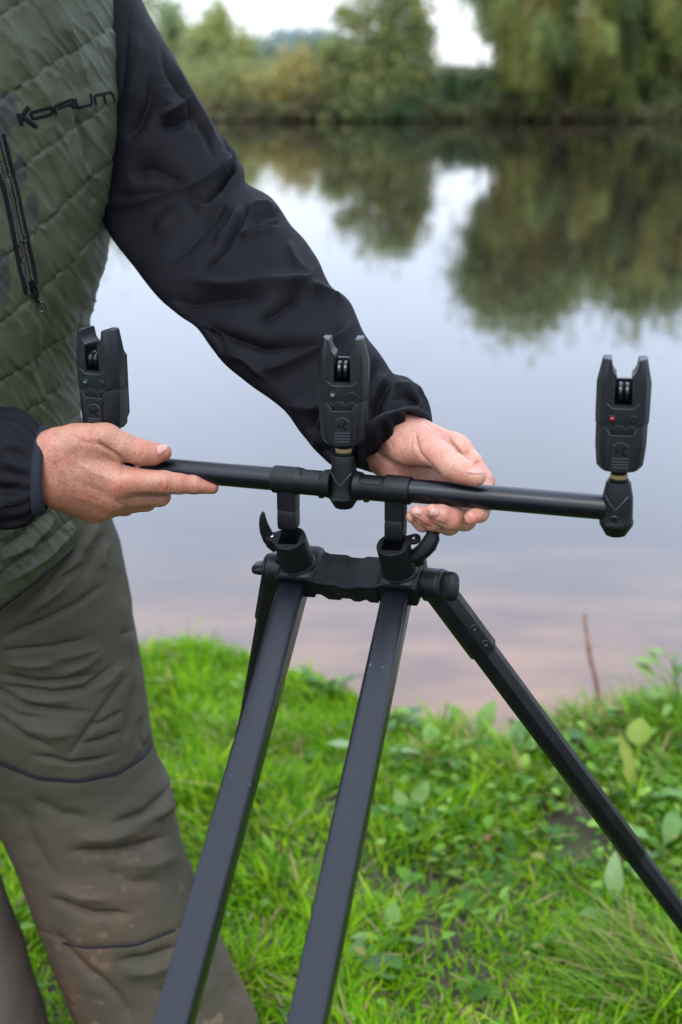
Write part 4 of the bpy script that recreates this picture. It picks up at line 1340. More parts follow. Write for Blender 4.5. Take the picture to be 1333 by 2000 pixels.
def loft(secs, nu, nv, e=2.2, dens=None):
    """secs: rows of (A, B, Yhalf): world end points of each section and half depth vector (away from viewer)"""
    K = []
    for A, B, D in secs:
        A, B, D = Vector(A), Vector(B), Vector(D)
        c = (A + B) / 2; w = (B - A) / 2
        K.append([*c, *w, *D])
    K = np.array(K)
    # parameter by arc length so rows are evenly spaced
    dd = np.linalg.norm(np.diff(K[:, :3], axis=0), axis=1) + 0.3 * np.linalg.norm(np.diff(K[:, 3:6], axis=0), axis=1)
    s = np.concatenate([[0], np.cumsum(dd)])
    t = np.interp(np.linspace(0, s[-1], nu), s, np.arange(len(K)))
    G = catmull(K, t)
    ph = np.linspace(0, 2 * math.pi, nv, endpoint=False) if dens is None else dens
    c = np.sign(np.cos(ph)) * np.abs(np.cos(ph)) ** (2 / e); d = np.sign(np.sin(ph)) * np.abs(np.sin(ph)) ** (2 / e)
    V = G[:, None, 0:3] + c[None, :, None] * G[:, None, 3:6] - d[None, :, None] * G[:, None, 6:9]
    n = len(ph)
    I = np.arange(nu * n).reshape(nu, n)
    J = np.roll(I, -1, 1)
    Q = np.stack([I[:-1], J[:-1], J[1:], I[1:]], -1).reshape(-1, 4)
    return V.reshape(-1, 3), Q, t

def out_normals(V, Q, c=None):
    N = vnormals(V, Q)
    return N

FP = 1.35
def fold(X, Y, pts, w, amp, sharp=0.0):
    """ridge (amp>0) or valley along a polyline, fading at both ends"""
    d, s, a = polydist(X, Y, pts)
    ww = np.where(s > 0, w * (1 + sharp), w * (1 - sharp)) if sharp else w
    taper = np.clip(np.minimum(a, 1 - a) * 4 + 0.12, 0, 1)
    return amp * np.exp(-(d / ww) ** FP) * taper

def front_weight(P, N):
    vdir = np.array([0, 0, CAM_H]) - P
    vdir /= np.linalg.norm(vdir, axis=1)[:, None]
    return np.clip((N * vdir).sum(1) * 2.2 + 0.25, 0, 1)

def orient(V, Q):
    """flip faces if normals point inward"""
    c = V.mean(0); N = vnormals(V, Q)
    return Q if ((V - c) * N).sum() > 0 else Q[:, ::-1].copy()

# ---------------------------------------------------------------- materials
sleevem = Mat('softshell_fabric', (0.006, 0.0056, 0.0072), 0.64, 0.075)
sv(sleevem.b, 'Sheen Weight', 0.0); sv(sleevem.b, 'Sheen Roughness', 0.45); sv(sleevem.b, 'Sheen Tint', (0.75, 0.75, 0.9, 1))
sleevem.bump(sleevem.noise(1300, 2), 0.0002, 0.6)
sleevem.color(sleevem.mix(sleevem.remap(sleevem.noise(30, 5), 0.35, 0.7), (0.0038, 0.0035, 0.0047), (0.0060, 0.0055, 0.0071)))
cuffm = Mat('cuff_binding', (0.008, 0.009, 0.014), 0.8, 0.2)
cuffm.bump(cuffm.noise(900, 2), 0.0003)
vestm = Mat('gilet_nylon', (0.05, 0.06, 0.03), 0.42, 0.26)
vestm.l.new(vestm.attr('tint'), vestm.b.inputs['Base Color'])
vestm.bump(vestm.noise(70, 6, 0.62, stretch=(1.6, 1.6, 0.7)), 0.0016, 0.5)
vestm.rough(vestm.remap(vestm.noise(25, 4), 0.3, 0.7, 0.46, 0.60))
trousm = Mat('trouser_cloth', (0.06, 0.052, 0.04), 0.78, 0.25)
trousm.l.new(trousm.attr('tint'), trousm.b.inputs['Base Color'])
trousm.bump(trousm.noise(40, 6, 0.62, stretch=(1.0, 1.0, 2.2)), 0.0014, 0.4)
trousm.bump(trousm.noise(1100, 2), 0.0002, 0.5)
pipem = Mat('piping', (0.009, 0.009, 0.014), 0.65, 0.15)
zipm = Mat('zip_black', (0.004, 0.004, 0.005), 0.6, 0.10)
zipm.bump(zipm.noise(900, 2), 0.0004)
teethm = Mat('zip_teeth', (0.009, 0.009, 0.011), 0.4, 0.3)
thread = Mat('black_thread', (0.0045, 0.005, 0.007), 0.65, 0.08)
thread.bump(thread.noise(1500, 2), 0.0004)
bootm = Mat('boot_rubber', (0.02, 0.022, 0.015), 0.6, 0.4)

# ---------------------------------------------------------------- gilet
VY = 1.62
def vsec(y, l, r, hd, dyl=0.0, Y=VY):
    return (at_Y(l, y + dyl, Y), at_Y(r, y, Y), (0, hd, 0))
vest_secs = [
    vsec(-345, -215, -80, 0.065), vsec(-330, -235, -50, 0.075), vsec(-290, -330, 20, 0.10), vsec(-240, -430, 110, 0.115), vsec(-160, -490, 178, 0.128), vsec(-80, -505, 203, 0.138), vsec(0, -508, 214, 0.145), vsec(100, -508, 224, 0.15),
    vsec(200, -508, 230, 0.152), vsec(300, -508, 228, 0.154), vsec(380, -506, 220, 0.156), vsec(440, -502, 212, 0.158), vsec(500, -498, 204, 0.160),
    vsec(560, -492, 191, 0.162), vsec(640, -484, 169, 0.164), vsec(720, -476, 155, 0.166), vsec(790, -470, 151, 0.167), vsec(860, -466, 156, 0.168),
    vsec(930, -464, 166, 0.168, 50), vsec(985, -464, 174, 0.170, 230), vsec(1016, -464, 178, 0.170, 400), vsec(1022, -462, 177, 0.164, 412)]
# denser columns on the side that faces the river
ph = np.concatenate([np.linspace(-0.35, 1.75, 250, endpoint=False), np.linspace(1.75, 3.4, 60, endpoint=False), np.linspace(3.4, 2 * math.pi - 0.35, 40, endpoint=False)])
V, Q, _ = loft(vest_secs, 560, 0, 2.5, ph)
Q = orient(V, Q)
N = vnormals(V, Q)
X, Y, Zd = proj(V)
SEAMS = [
    [(-400, 170), (-60, -45), (0, -85), (214, -230)], [(-400, 330), (-60, 70), (0, 28), (49, 0), (214, -80)], [(-400, 470), (-60, 235), (0, 195), (80, 139), (214, 58), (260, 35)],
    [(-400, 630), (0, 357), (33, 334), (131, 262), (229, 195), (260, 178)], [(-400, 760), (0, 508), (64, 458), (180, 349), (225, 311), (260, 285)],
    [(-400, 860), (0, 630), (75, 574), (150, 506), (210, 428), (240, 385)], [(-400, 960), (0, 744), (68, 703), (150, 642), (184, 577), (200, 530)],
    [(-400, 1050), (0, 842), (41, 812), (102, 771), (156, 713), (190, 650)], [(-400, 1130), (0, 930), (100, 870), (200, 760)], [(-400, 1240), (0, 1060), (60, 1030), (110, 990), (200, 900)], [(-400, 1300), (0, 1120), (100, 1050), (200, 960)]]
ys = np.stack([np.interp(X, [p[0] for p in s], [p[1] for p in s]) for s in SEAMS], 0)
slope = np.stack([np.gradient(np.interp(np.linspace(-400, 260, 331), [p[0] for p in s], [p[1] for p in s]), 2.0)[np.clip(((X + 400) / 2).astype(int), 0, 330)] for s in SEAMS], 0)
cosf = 1 / np.sqrt(1 + slope ** 2)
dist = np.abs(Y[None] - ys) * cosf
ds = np.sort(dist, axis=0)
d0, d1 = ds[0], ds[1]
band = np.maximum(d0 + d1, 30)
u = np.clip(d0 / (band * 0.5), 0, 1)
puff = 0.0013 * (1 - (1 - u) ** 7) + 0.0006 * np.sin(u * math.pi / 2)
# gathers run across the bands, strongest at the stitching
ang = -0.62
S_ = X * math.cos(ang) - Y * math.sin(ang) * -1
S_ = X * 0.84 + Y * -0.54
T_ = X * 0.54 + Y * 0.84
bi = np.sum(Y[None] > ys, axis=0)
g1 = vnoise(np.stack([S_ / 10.0, T_ / 55.0, bi * 7.3], 1), 41)
g2 = vnoise(np.stack([S_ / 22.0 + 0.3 * vnoise(np.stack([X / 40, Y / 40, 0 * X], 1), 44), T_ / 85.0, bi * 3.1], 1), 42)
g3 = vnoise(np.stack([X / 46.0, Y / 46.0, 0 * X], 1), 43)
near = np.exp(-(d0 / 20.0) ** 2)
g4 = 1 - np.abs(vnoise(np.stack([S_ / 13.0 + 0.4 * g3, T_ / 75.0, bi * 5.1], 1), 48))
gath = 0.0009 * g1 * (0.5 + near) + 0.0012 * g2 + 0.0012 * g3 + 0.0017 * (g4 ** 4 - 0.3) * (0.6 + 0.5 * near)
gath += 0.0012 * np.abs(vnoise(np.stack([S_ / 6.5, T_ / 60, bi * 1.7], 1), 45)) * near
logo = np.clip(1.3 - polydist(X, Y, [(40, 233), (130, 208), (222, 188)])[0] / 26.0, 0, 1)
gath = gath * (1 - 0.8 * logo)
puff = puff * (1 - logo) + 0.0026 * logo
drape = 0
for pts, w, a in [([(20, 40), (60, 140), (110, 230)], 16, 0.006), ([(120, 10), (150, 90), (170, 170)], 12, 0.004), ([(95, 300), (130, 400), (150, 480)], 12, -0.004),
                  ([(150, 210), (172, 290), (175, 345)], 7, -0.006), ([(175, 345), (185, 400)], 7, -0.004), ([(40, 620), (52, 700), (80, 760)], 12, 0.005), ([(110, 600), (90, 680), (60, 760)], 12, -0.004),
                  ([(0, 1095), (60, 1065), (110, 1010)], 9, 0.006), ([(0, 1075), (50, 1045), (90, 1005)], 7, -0.006), ([(10, 1140), (90, 1090), (150, 1030)], 9, 0.005),
                  ([(5, 275), (14, 312), (26, 360), (40, 415), (54, 490), (64, 560)], 13, -0.004), ([(40, 360), (58, 440), (78, 540)], 12, 0.004), ([(66, 600), (72, 660), (80, 720)], 9, 0.004)]:
    drape = drape + fold(X, Y, pts, w, a)
fw = front_weight(V, N)
hem = np.clip((np.arange(560) - 545) / 14.0, 0, 1).repeat(len(ph))
edge = np.clip((np.arange(560)) / 30.0, 0, 1).repeat(len(ph))
Vd = V + N * ((puff - 0.002 + gath + drape * fw) * edge * (1 - 0.6 * hem))[:, None]
tint = np.repeat([[0.036, 0.0425, 0.0215]], len(V), 0) * (1 + 0.10 * vnoise(V * 14, 46))[:, None]
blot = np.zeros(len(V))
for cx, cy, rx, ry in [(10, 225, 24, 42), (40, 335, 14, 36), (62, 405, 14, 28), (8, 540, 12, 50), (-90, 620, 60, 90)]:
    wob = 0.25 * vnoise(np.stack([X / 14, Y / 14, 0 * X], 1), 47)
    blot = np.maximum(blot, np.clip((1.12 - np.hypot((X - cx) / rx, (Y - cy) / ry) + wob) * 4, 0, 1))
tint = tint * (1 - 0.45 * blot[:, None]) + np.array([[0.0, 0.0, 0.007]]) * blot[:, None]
stitch = np.exp(-(d0 / 1.6) ** 2)
tint = tint * (1 - 0.35 * stitch[:, None])
gilet = mlink('gilet', np_mesh('gilet', Vd, Q, {'tint': tint}), vestm, sharp=None)
vest_bvh = BVHTree.FromPolygons([tuple(p) for p in Vd], [tuple(q) for q in Q])
CAM_P = Vector((0, 0, CAM_H))
def on(bvh, px, py, off=0.0, fallback=1.45):
    d = (at(px, py, 1.0) - CAM_P).normalized()
    h, n, i, _ = bvh.ray_cast(CAM_P, d)
    if h is None: return at(px, py, fallback), Vector((0, -1, 0))
    if n.dot(d) > 0: n = -n
    return h + n * off, n
def dense(pts, step=6.0):
    o = []
    for (x0, y0), (x1, y1) in zip(pts[:-1], pts[1:]):
        k = max(1, int(math.dist((x0, y0), (x1, y1)) / step))
        o += [(x0 + (x1 - x0) * i / k, y0 + (y1 - y0) * i / k) for i in range(k)]
    return o + [pts[-1]]
def lay(bvh, pts, rad, off, segs=6, flat=1.0, step=6.0):
    """cord laid on a surface along pixel points"""
    P = [on(bvh, x, y, off) for x, y in dense(pts, step)]
    pos = np.array([tuple(p[0]) for p in P])
    for _ in range(3): pos[1:-1] = 0.5 * pos[1:-1] + 0.25 * (pos[:-2] + pos[2:])
    n = np.mean([tuple(p[1]) for p in P], 0)
    return tube_arrays(pos, rad, segs, up=n, flat=flat)
# embroidered word on the chest
KOR = [[(147, 255), (178, 350)], [(235, 200), (170, 290)], [(186, 285), (298, 366)],
       [(248, 250), (262, 300), (418, 262), (434, 238), (424, 200), (248, 250)],
       [(458, 262), (441, 196), (592, 138), (604, 168), (470, 214)], [(560, 178), (612, 208)],
       [(610, 132), (630, 208), (752, 178), (736, 92)],
       [(782, 182), (764, 108), (910, 80), (932, 155)], [(842, 96), (858, 168)]]
parts = []
for k, st in enumerate(KOR):
    p = [(x / 4.168, 160 + y / 4.168) for x, y in st]
    parts.append(lay(vest_bvh, p, 0.0023 if k < 3 else 0.0016, 0.0004, 6, 0.7, 2.5))
V2, Q2 = join_arrays(parts)
def child(name, V, Q, m, parent, **k):
    """sub-part under a part whose object sits at -FOOT: keep world coordinates"""
    return link(name, np_mesh(name, V, Q), m, parent, **k)
child('embroidery', V2, Q2, thread, gilet)
# open chest pocket zip
ZR = [(2, 262), (14, 309), (26, 357), (40, 412), (52, 469), (63, 525), (66, 556)]
ZL = [(-14, 290), (0, 338), (12, 376), (22, 424), (34, 484), (43, 532), (54, 572)]
for z in (ZR, ZL):
    V2, Q2 = lay(vest_bvh, z, 0.0040, 0.0008, 8, 0.30, 8)
    tape = child('zip_tape', V2, Q2, zipm, gilet)
parts = []
for z, sx in ((ZR, -5.0), (ZL, 5.0)):
    for x, y in dense(z, 3.2):
        p, n = on(vest_bvh, x + sx * 0.55, y, 0.0024)
        parts.append(tube_arrays([p - Vector((0.0012, 0, 0)), p + Vector((0.0012, 0, 0))], 0.00045, 5))
V2, Q2 = join_arrays(parts)
o = child('zip_teeth', V2, Q2, teethm, gilet); o['kind'] = 'stuff'
V2, Q2 = lay(vest_bvh, [(57, 548), (62, 556), (66, 566), (68, 578)], [0.0036] * len(dense([(57, 548), (62, 556), (66, 566), (68, 578)], 3)), 0.004, 8, 0.6, 3)
child('zip_slider', V2, Q2, glossy, gilet)
V2, Q2 = lay(vest_bvh, [(66, 568), (69, 588)], 0.0024, 0.006, 8, 0.5, 3)
c0, n0 = on(vest_bvh, 73, 599, 0.006)
ring = [c0 + Vector((0.0046 * math.cos(a), -0.001, 0.0052 * math.sin(a))) for a in np.linspace(0, 2 * math.pi, 21)]
V3, Q3 = tube_arrays(ring, 0.0010, 8)
V2, Q2 = join_arrays([(V2, Q2), (V3, Q3)])
child('zip_puller', V2, Q2, glossy, gilet)
# hem binding
P = V.reshape(560, len(ph), 3)[558] 
V2, Q2 = tube_arrays(np.concatenate([P, P[:1]]), 0.0032, 6, up=(0, 0, 1))
child('hem', V2, Q2, vestm, gilet)
me = gilet.children[-1].data
a = me.attributes.new('tint', 'FLOAT_COLOR', 'POINT'); a.data.foreach_set('color', np.tile(np.array([0.030, 0.040, 0.020, 1], np.float32), len(me.vertices)))

# ---------------------------------------------------------------- sleeves
def ssec(ax, ay, bx, by, z, hd, sx=0.0, sz=0.0):
    A, B = at(ax, ay, z), at(bx, by, z)
    return (A, B, (sx, hd, hd * 0.25 + sz))
def make_sleeve(secs, folds, nu, nv, seed, name='sleeve', e=2.1, noise_amp=1.0):
    V, Q, t = loft(secs, nu, nv, e)
    Q = orient(V, Q)
    N = vnormals(V, Q)
    X, Y, _ = proj(V)
    fw = front_weight(V, N)
    D = np.zeros(len(V))
    for pts, w, a, *s in folds: D += fold(X, Y, pts, w, 1.6 * a * mm, *(s or [0.0])) 
    D *= fw
    D += noise_amp * (0.0014 * vnoise(V * 18 + 5, seed) + 0.0006 * vnoise(V * 45, seed + 1))
    return V + N * D[:, None], Q, t

armL = [ssec(60, -190, 205, -170, 1.60, 0.060), ssec(90, -120, 238, -90, 1.61, 0.062), ssec(125, 0, 274, 0, 1.615, 0.062), ssec(145, 70, 308, 66, 1.615, 0.062), ssec(160, 140, 346, 127, 1.612, 0.062),
        ssec(175, 220, 386, 196, 1.61, 0.062), ssec(188, 310, 424, 258, 1.605, 0.060), ssec(198, 392, 458, 296, 1.595, 0.060), ssec(215, 448, 472, 333, 1.575, 0.060),
        ssec(250, 499, 484, 366, 1.545, 0.062), ssec(299, 558, 535, 396, 1.515, 0.063), ssec(345, 600, 570, 450, 1.485, 0.063), ssec(383, 627, 610, 496, 1.455, 0.062), ssec(428, 685, 648, 568, 1.435, 0.059),
        ssec(477, 731, 686, 600, 1.415, 0.056), ssec(547, 781, 714, 657, 1.392, 0.053), ssec(590, 836, 745, 697, 1.374, 0.051), ssec(628, 880, 772, 738, 1.36, 0.049), ssec(655, 902, 806, 752, 1.345, 0.050),
        ssec(682, 912, 831, 776, 1.335, 0.047, 0.010, -0.018), ssec(700, 914, 836, 800, 1.329, 0.046, 0.018, -0.034), ssec(708, 908, 833, 811, 1.327, 0.043, 0.021, -0.039)]
foldsL = [
    ([(217, 401), (284, 401), (344, 384), (404, 360), (435, 338), (450, 314), (447, 290), (430, 266)], 11, 8.5, 0.25),
    ([(368, 389), (404, 396), (430, 376), (452, 343), (458, 312), (442, 272), (420, 245)], 7, -9),
    ([(368, 400), (395, 408), (418, 398), (442, 374), (464, 346), (470, 318)], 9, 6),
    ([(250, 340), (296, 326), (344, 346), (370, 352)], 17, -6), ([(215, 385), (270, 378), (330, 366)], 14, -5),
    ([(303, 140), (296, 192), (275, 238), (250, 275)], 12, -6), ([(330, 165), (320, 215)], 13, 5), ([(270, 60), (262, 140), (250, 220)], 14, 3.5),
    ([(308, 228), (340, 216), (372, 188)], 10, 5), ([(312, 247), (345, 244), (378, 224)], 10, -5),
    ([(316, 95), (334, 144), (356, 182), (378, 216), (409, 268), (418, 310)], 4.5, -6, 0.3), ([(330, 100), (352, 150), (396, 225), (430, 285)], 7, 3),
    ([(376, 210), (377, 255)], 4, -2.5),
    ([(253, 10), (252, 60), (246, 120), (236, 200)], 2.0, -1.6),
    ([(330, 505), (356, 480), (380, 451), (416, 418), (442, 396)], 12, -7), ([(300, 450), (340, 420), (380, 412)], 16, 4),
    ([(467, 462), (500, 459), (540, 442)], 8, 5.5), ([(478, 448), (510, 450), (545, 430)], 5, -5), ([(482, 421), (500, 404), (536, 402)], 8, 5), ([(488, 436), (512, 420), (548, 415)], 6, -3.5),
    ([(480, 412), (462, 448), (440, 485), (388, 533)], 5, -5.5, 0.3), ([(470, 400), (450, 440), (420, 480)], 9, 3.5),
    ([(368, 548), (430, 560), (497, 557), (560, 556), (600, 548), (618, 520)], 11, 7), ([(520, 575), (470, 574), (423, 580), (368, 590), (335, 585)], 12, -7),
    ([(560, 470), (580, 510), (600, 540)], 10, 3), ([(596, 556), (622, 568), (648, 583), (676, 590)], 9, 6), ([(590, 572), (565, 590), (535, 610), (500, 630)], 13, -6),
    ([(690, 628), (664, 660), (636, 683), (592, 704), (547, 722), (500, 724)], 11, 7), ([(668, 640), (640, 655), (596, 666), (517, 678), (440, 655), (405, 630)], 10, -7),
    ([(445, 690), (480, 705), (520, 742)], 8, 4), ([(396, 640), (420, 655), (436, 690)], 6, -5),
    ([(700, 660), (690, 700), (660, 740)], 10, 4), ([(740, 700), (720, 735), (700, 770)], 9, -5), ([(755, 730), (735, 760), (720, 800)], 8, 4), ([(765, 745), (745, 775), (725, 830)], 6, -5),
    ([(560, 790), (600, 800), (640, 800)], 12, 4), ([(625, 790), (612, 820), (606, 850)], 8, -6), ([(645, 800), (622, 840), (625, 880)], 9, 5), ([(655, 850), (640, 880), (660, 905)], 7, -4),
    ([(770, 755), (800, 756), (826, 775)], 10, 4), ([(765, 775), (790, 772), (815, 784)], 5, -4)]
V, Q, t = make_sleeve(armL, foldsL, 560, 230, 51)
# gathered elastic near the cuff
X, Y, _ = proj(V); N = vnormals(V, Q)
row = np.repeat(np.linspace(0, 1, 560), 230); col = np.tile(np.arange(230), 560)
gw = np.exp(-((row - 0.975) / 0.018) ** 2)
V = V + N * (gw * (0.0022 * np.cos(col * 2 * math.pi * 17 / 230 + 1.2 * np.sin(col * 0.13)) - 0.001))[:, None]
slL = mlink('sleeve', np_mesh('sleeve', V, Q), sleevem, sharp=None)
slL['label'] = 'creased dark softshell sleeve of the outstretched left arm'
def cuff(secs, nu, nv, parent, e=2.1):
    V, Q, _ = loft(secs, nu, nv, e)
    Q = orient(V, Q)
    N = vnormals(V, Q)
    row = np.repeat(np.linspace(0, 1, nu), nv)
    V = V + N * (0.0012 * np.sin(row * math.pi) + 0.0005 * vnoise(V * 120, 77))[:, None]
    return child('cuff', V, Q, cuffm, parent, sharp=None)
cuff([ssec(703, 914, 834, 803, 1.328, 0.044, 0.0195, -0.037), ssec(711, 911, 833, 813, 1.327, 0.043, 0.021, -0.039), ssec(716, 906, 829, 819, 1.327, 0.037, 0.021, -0.039), ssec(719, 902, 826, 822, 1.327, 0.034, 0.021, -0.039)], 14, 120, slL)
# small pale scuff on the elbow
sleeve_bvh = BVHTree.FromPolygons([tuple(p) for p in V], [tuple(q) for q in Q])

armR = [ssec(-560, -120, -400, -160, 1.60, 0.06), ssec(-590, 60, -430, 60, 1.60, 0.066), ssec(-600, 300, -430, 300, 1.60, 0.066), ssec(-600, 560, -410, 470, 1.58, 0.066), ssec(-530, 800, -330, 600, 1.54, 0.066),
        ssec(-330, 900, -220, 690, 1.47, 0.060), ssec(-200, 970, -130, 745, 1.41, 0.054), ssec(-90, 1012, -60, 782, 1.378, 0.048), ssec(-20, 1022, -10, 799, 1.358, 0.045), ssec(28, 1021, 28, 806, 1.345, 0.042),
        ssec(56, 1015, 55, 824, 1.338, 0.038), ssec(70, 1004, 70, 838, 1.334, 0.034), ssec(78, 994, 76, 846, 1.332, 0.031)]
foldsR = [([(-60, 900), (0, 880), (40, 870)], 14, 4), ([(-60, 850), (0, 835), (45, 838)], 8, 3), ([(-40, 950), (10, 955), (50, 940)], 14, -4), ([(-60, 1000), (0, 990), (50, 985)], 10, 3)]
V, Q, t = make_sleeve(armR, foldsR, 300, 200, 61)
N = vnormals(V, Q)
row = np.repeat(np.linspace(0, 1, 300), 200); col = np.tile(np.arange(200), 300)
gw = np.exp(-((row - 0.972) / 0.02) ** 2)
V = V + N * (gw * (0.0020 * np.cos(col * 2 * math.pi * 18 / 200 + 1.2 * np.sin(col * 0.13)) - 0.001))[:, None]
slR = mlink('sleeve', np_mesh('sleeve', V, Q), sleevem, sharp=None)
slR['label'] = 'dark softshell sleeve ending in a bound cuff at the left edge'
cuff([ssec(73, 1000, 72, 842, 1.333, 0.034), ssec(82, 997, 79, 842, 1.332, 0.034), ssec(92, 992, 87, 846, 1.331, 0.033), ssec(97, 986, 92, 851, 1.331, 0.031)], 14, 120, slR)

# ---------------------------------------------------------------- trousers
def tsec(y, l, r, hd, Y, dyl=0.0): return (at_Y(l, y + dyl, Y), at_Y(r, y, Y), (0, hd, 0))
legL = [tsec(960, -440, 196, 0.135, 1.63), tsec(1010, -445, 214, 0.14, 1.63), tsec(1080, -440, 240, 0.14, 1.63), tsec(1165, -400, 254, 0.138, 1.63, 20), tsec(1234, -300, 261, 0.132, 1.63, 60), tsec(1324, -180, 275, 0.125, 1.62, 70),
        tsec(1384, -110, 284, 0.118, 1.62, 60), tsec(1447, -60, 292, 0.112, 1.615, 40), tsec(1500, -35, 308, 0.108, 1.61, 30), tsec(1545, -15, 331, 0.107, 1.605, 20), tsec(1582, 0, 334, 0.104, 1.60, 10), tsec(1640, 24, 350, 0.102, 1.595), tsec(1710, 52, 374, 0.102, 1.59),
        tsec(1790, 80, 404, 0.104, 1.585), tsec(1870, 108, 442, 0.106, 1.58), tsec(1940, 138, 468, 0.108, 1.575), tsec(2000, 168, 497, 0.110, 1.57), tsec(2050, 190, 508, 0.112, 1.57)]
V, Q, t = loft(legL, 620, 300, 2.15)
Q = orient(V, Q); N = vnormals(V, Q); X, Y, _ = proj(V); fw = front_weight(V, N)
TF = [
    ([(0, 1273), (105, 1264), (165, 1249)], 5, -3.5), ([(0, 1318), (75, 1333), (126, 1330), (192, 1315)], 5, -5), ([(0, 1339), (105, 1354), (168, 1345), (228, 1294)], 5, -5), ([(-40, 1335), (0, 1351), (60, 1381), (174, 1393)], 5, -5),
    ([(-40, 1380), (0, 1405), (60, 1444), (108, 1462)], 5, -5), ([(0, 1378), (36, 1399), (90, 1405)], 5, -3.5), ([(135, 1474), (180, 1414), (228, 1348), (249, 1321)], 5, -5), ([(156, 1453), (200, 1445), (234, 1429)], 5, -4.5),
    ([(60, 1474), (105, 1480), (135, 1489), (192, 1483), (222, 1474)], 4, -5), ([(170, 1420), (205, 1410), (240, 1388)], 5, -4), ([(0, 1216), (75, 1150), (135, 1084), (159, 1046)], 7, -8), ([(20, 1222), (90, 1168), (150, 1096), (165, 1055)], 8, 4),
    ([(0, 1249), (90, 1210), (150, 1180), (204, 1144)], 6, -5), ([(162, 1102), (120, 1129), (84, 1168)], 6, -6), ([(207, 1039), (180, 1081), (168, 1125)], 6, -5.5), ([(212, 1060), (204, 1090), (202, 1110)], 5, 3), ([(160, 1080), (175, 1050), (190, 1020)], 6, 4),
    ([(30, 1190), (80, 1170), (130, 1140)], 8, 4), ([(230, 1240), (262, 1230)], 6, -2), ([(240, 1160), (245, 1230), (262, 1290)], 9, 3), ([(200, 1270), (170, 1300), (120, 1320)], 7, 4), ([(262, 1330), (256, 1390), (240, 1450)], 6, -4), ([(276, 1400), (272, 1440), (280, 1470)], 5, -4.5), ([(262, 1480), (282, 1440), (288, 1400)], 6, 4),
    ([(100, 1290), (150, 1280), (200, 1262)], 7, 3), ([(10, 1296), (60, 1302), (110, 1297)], 6, 3.5), ([(20, 1362), (90, 1372), (150, 1366)], 6, 3.5), ([(40, 1420), (100, 1436), (150, 1432)], 8, 3.5), ([(190, 1350), (215, 1330), (240, 1300)], 6, 3),
    ([(138, 1664), (190, 1667), (230, 1664), (290, 1648), (327, 1633)], 8, -8), ([(150, 1640), (210, 1640), (280, 1622)], 10, 4), ([(100, 1752), (140, 1772), (179, 1786), (255, 1786)], 7, -7), ([(110, 1735), (160, 1752), (220, 1758)], 9, 4), ([(219, 1610), (286, 1587), (318, 1556), (334, 1536)], 8, -7), ([(300, 1600), (330, 1575), (345, 1550)], 7, 5),
    ([(60, 1560), (120, 1590), (180, 1600)], 12, -4), ([(30, 1560), (60, 1640), (110, 1720)], 14, -4), ([(240, 1690), (300, 1690), (350, 1670)], 12, 4), ([(200, 1700), (260, 1725), (320, 1720)], 12, -3.5),
    ([(100, 1810), (140, 1870), (200, 1930)], 10, -5), ([(230, 1880), (290, 1872), (350, 1850)], 8, -6), ([(240, 1905), (300, 1900), (350, 1880)], 9, 4), ([(180, 1900), (230, 1950), (260, 2000)], 10, -4), ([(420, 1840), (440, 1900), (470, 1960)], 8, -4),
    ([(300, 1930), (340, 1950), (380, 1990)], 12, -4), ([(330, 1536), (345, 1560), (340, 1590)], 6, 5)]
D = np.zeros(len(V))
FP = 1.5
for pts, w, a in TF: D += fold(X, Y, pts, w * (1.0 if a < 0 else 1.4), 1.35 * a * mm)
FP = 1.35
D = D * fw + 0.0035 * vnoise(V * 10, 71) + 0.0010 * vnoise(V * np.array([24, 24, 40]), 72) + 0.0006 * vnoise(V * np.array([45, 45, 85]), 73)
SEAM1 = [(-60, 1470), (0, 1490), (77, 1521), (153, 1526), (230, 1511), (286, 1475), (296, 1450)]
SEAM2 = [(80, 1815), (122, 1842), (168, 1852), (265, 1847), (342, 1817), (400, 1790)]
for sm in (SEAM1, SEAM2): D += -0.0015 * np.exp(-(polydist(X, Y, sm)[0] / 5) ** 2) * fw
V = V + N * D[:, None]
tint = np.repeat([[0.045, 0.0395, 0.0255]], len(V), 0) * (1 + 0.10 * vnoise(V * 9, 74) + 0.07 * vnoise(V * 40, 75) + 0.06 * vnoise(V * 160, 87))[:, None]
hz = V[:, 2]
mud = np.clip((0.44 - hz) * 3.0, 0, 1) * np.clip(vnoise(V * 16, 76) * 1.1 + 0.1 + 0.6 * vnoise(V * 60, 78), 0, 1)
mud = np.maximum(mud, np.clip((0.22 - hz) * 5, 0, 1) * np.clip(0.35 + vnoise(V * 8, 79), 0, 0.9))
mud = np.maximum(mud, 0.8 * np.clip(1 - (X - np.interp(Y, [1582, 2000], [0, 168])) / 38, 0, 1) * np.clip((Y - 1620) / 200, 0, 1) * (0.6 + 0.4 * vnoise(V * 30, 80)))
tint = tint * (1 - mud[:, None]) + np.array([[0.100, 0.058, 0.035]]) * mud[:, None]
spots = np.clip((0.7 * vnoise(V * 130, 81) + 0.45 * vnoise(V * 60, 86) + 0.55 * vnoise(V * 16, 82) - 0.62) * 4, 0, 1) * np.clip((0.42 - hz) * 6, 0, 1)
tint = tint * (1 - 0.7 * spots[:, None]) + np.array([[0.14, 0.088, 0.052]]) * 0.7 * spots[:, None]
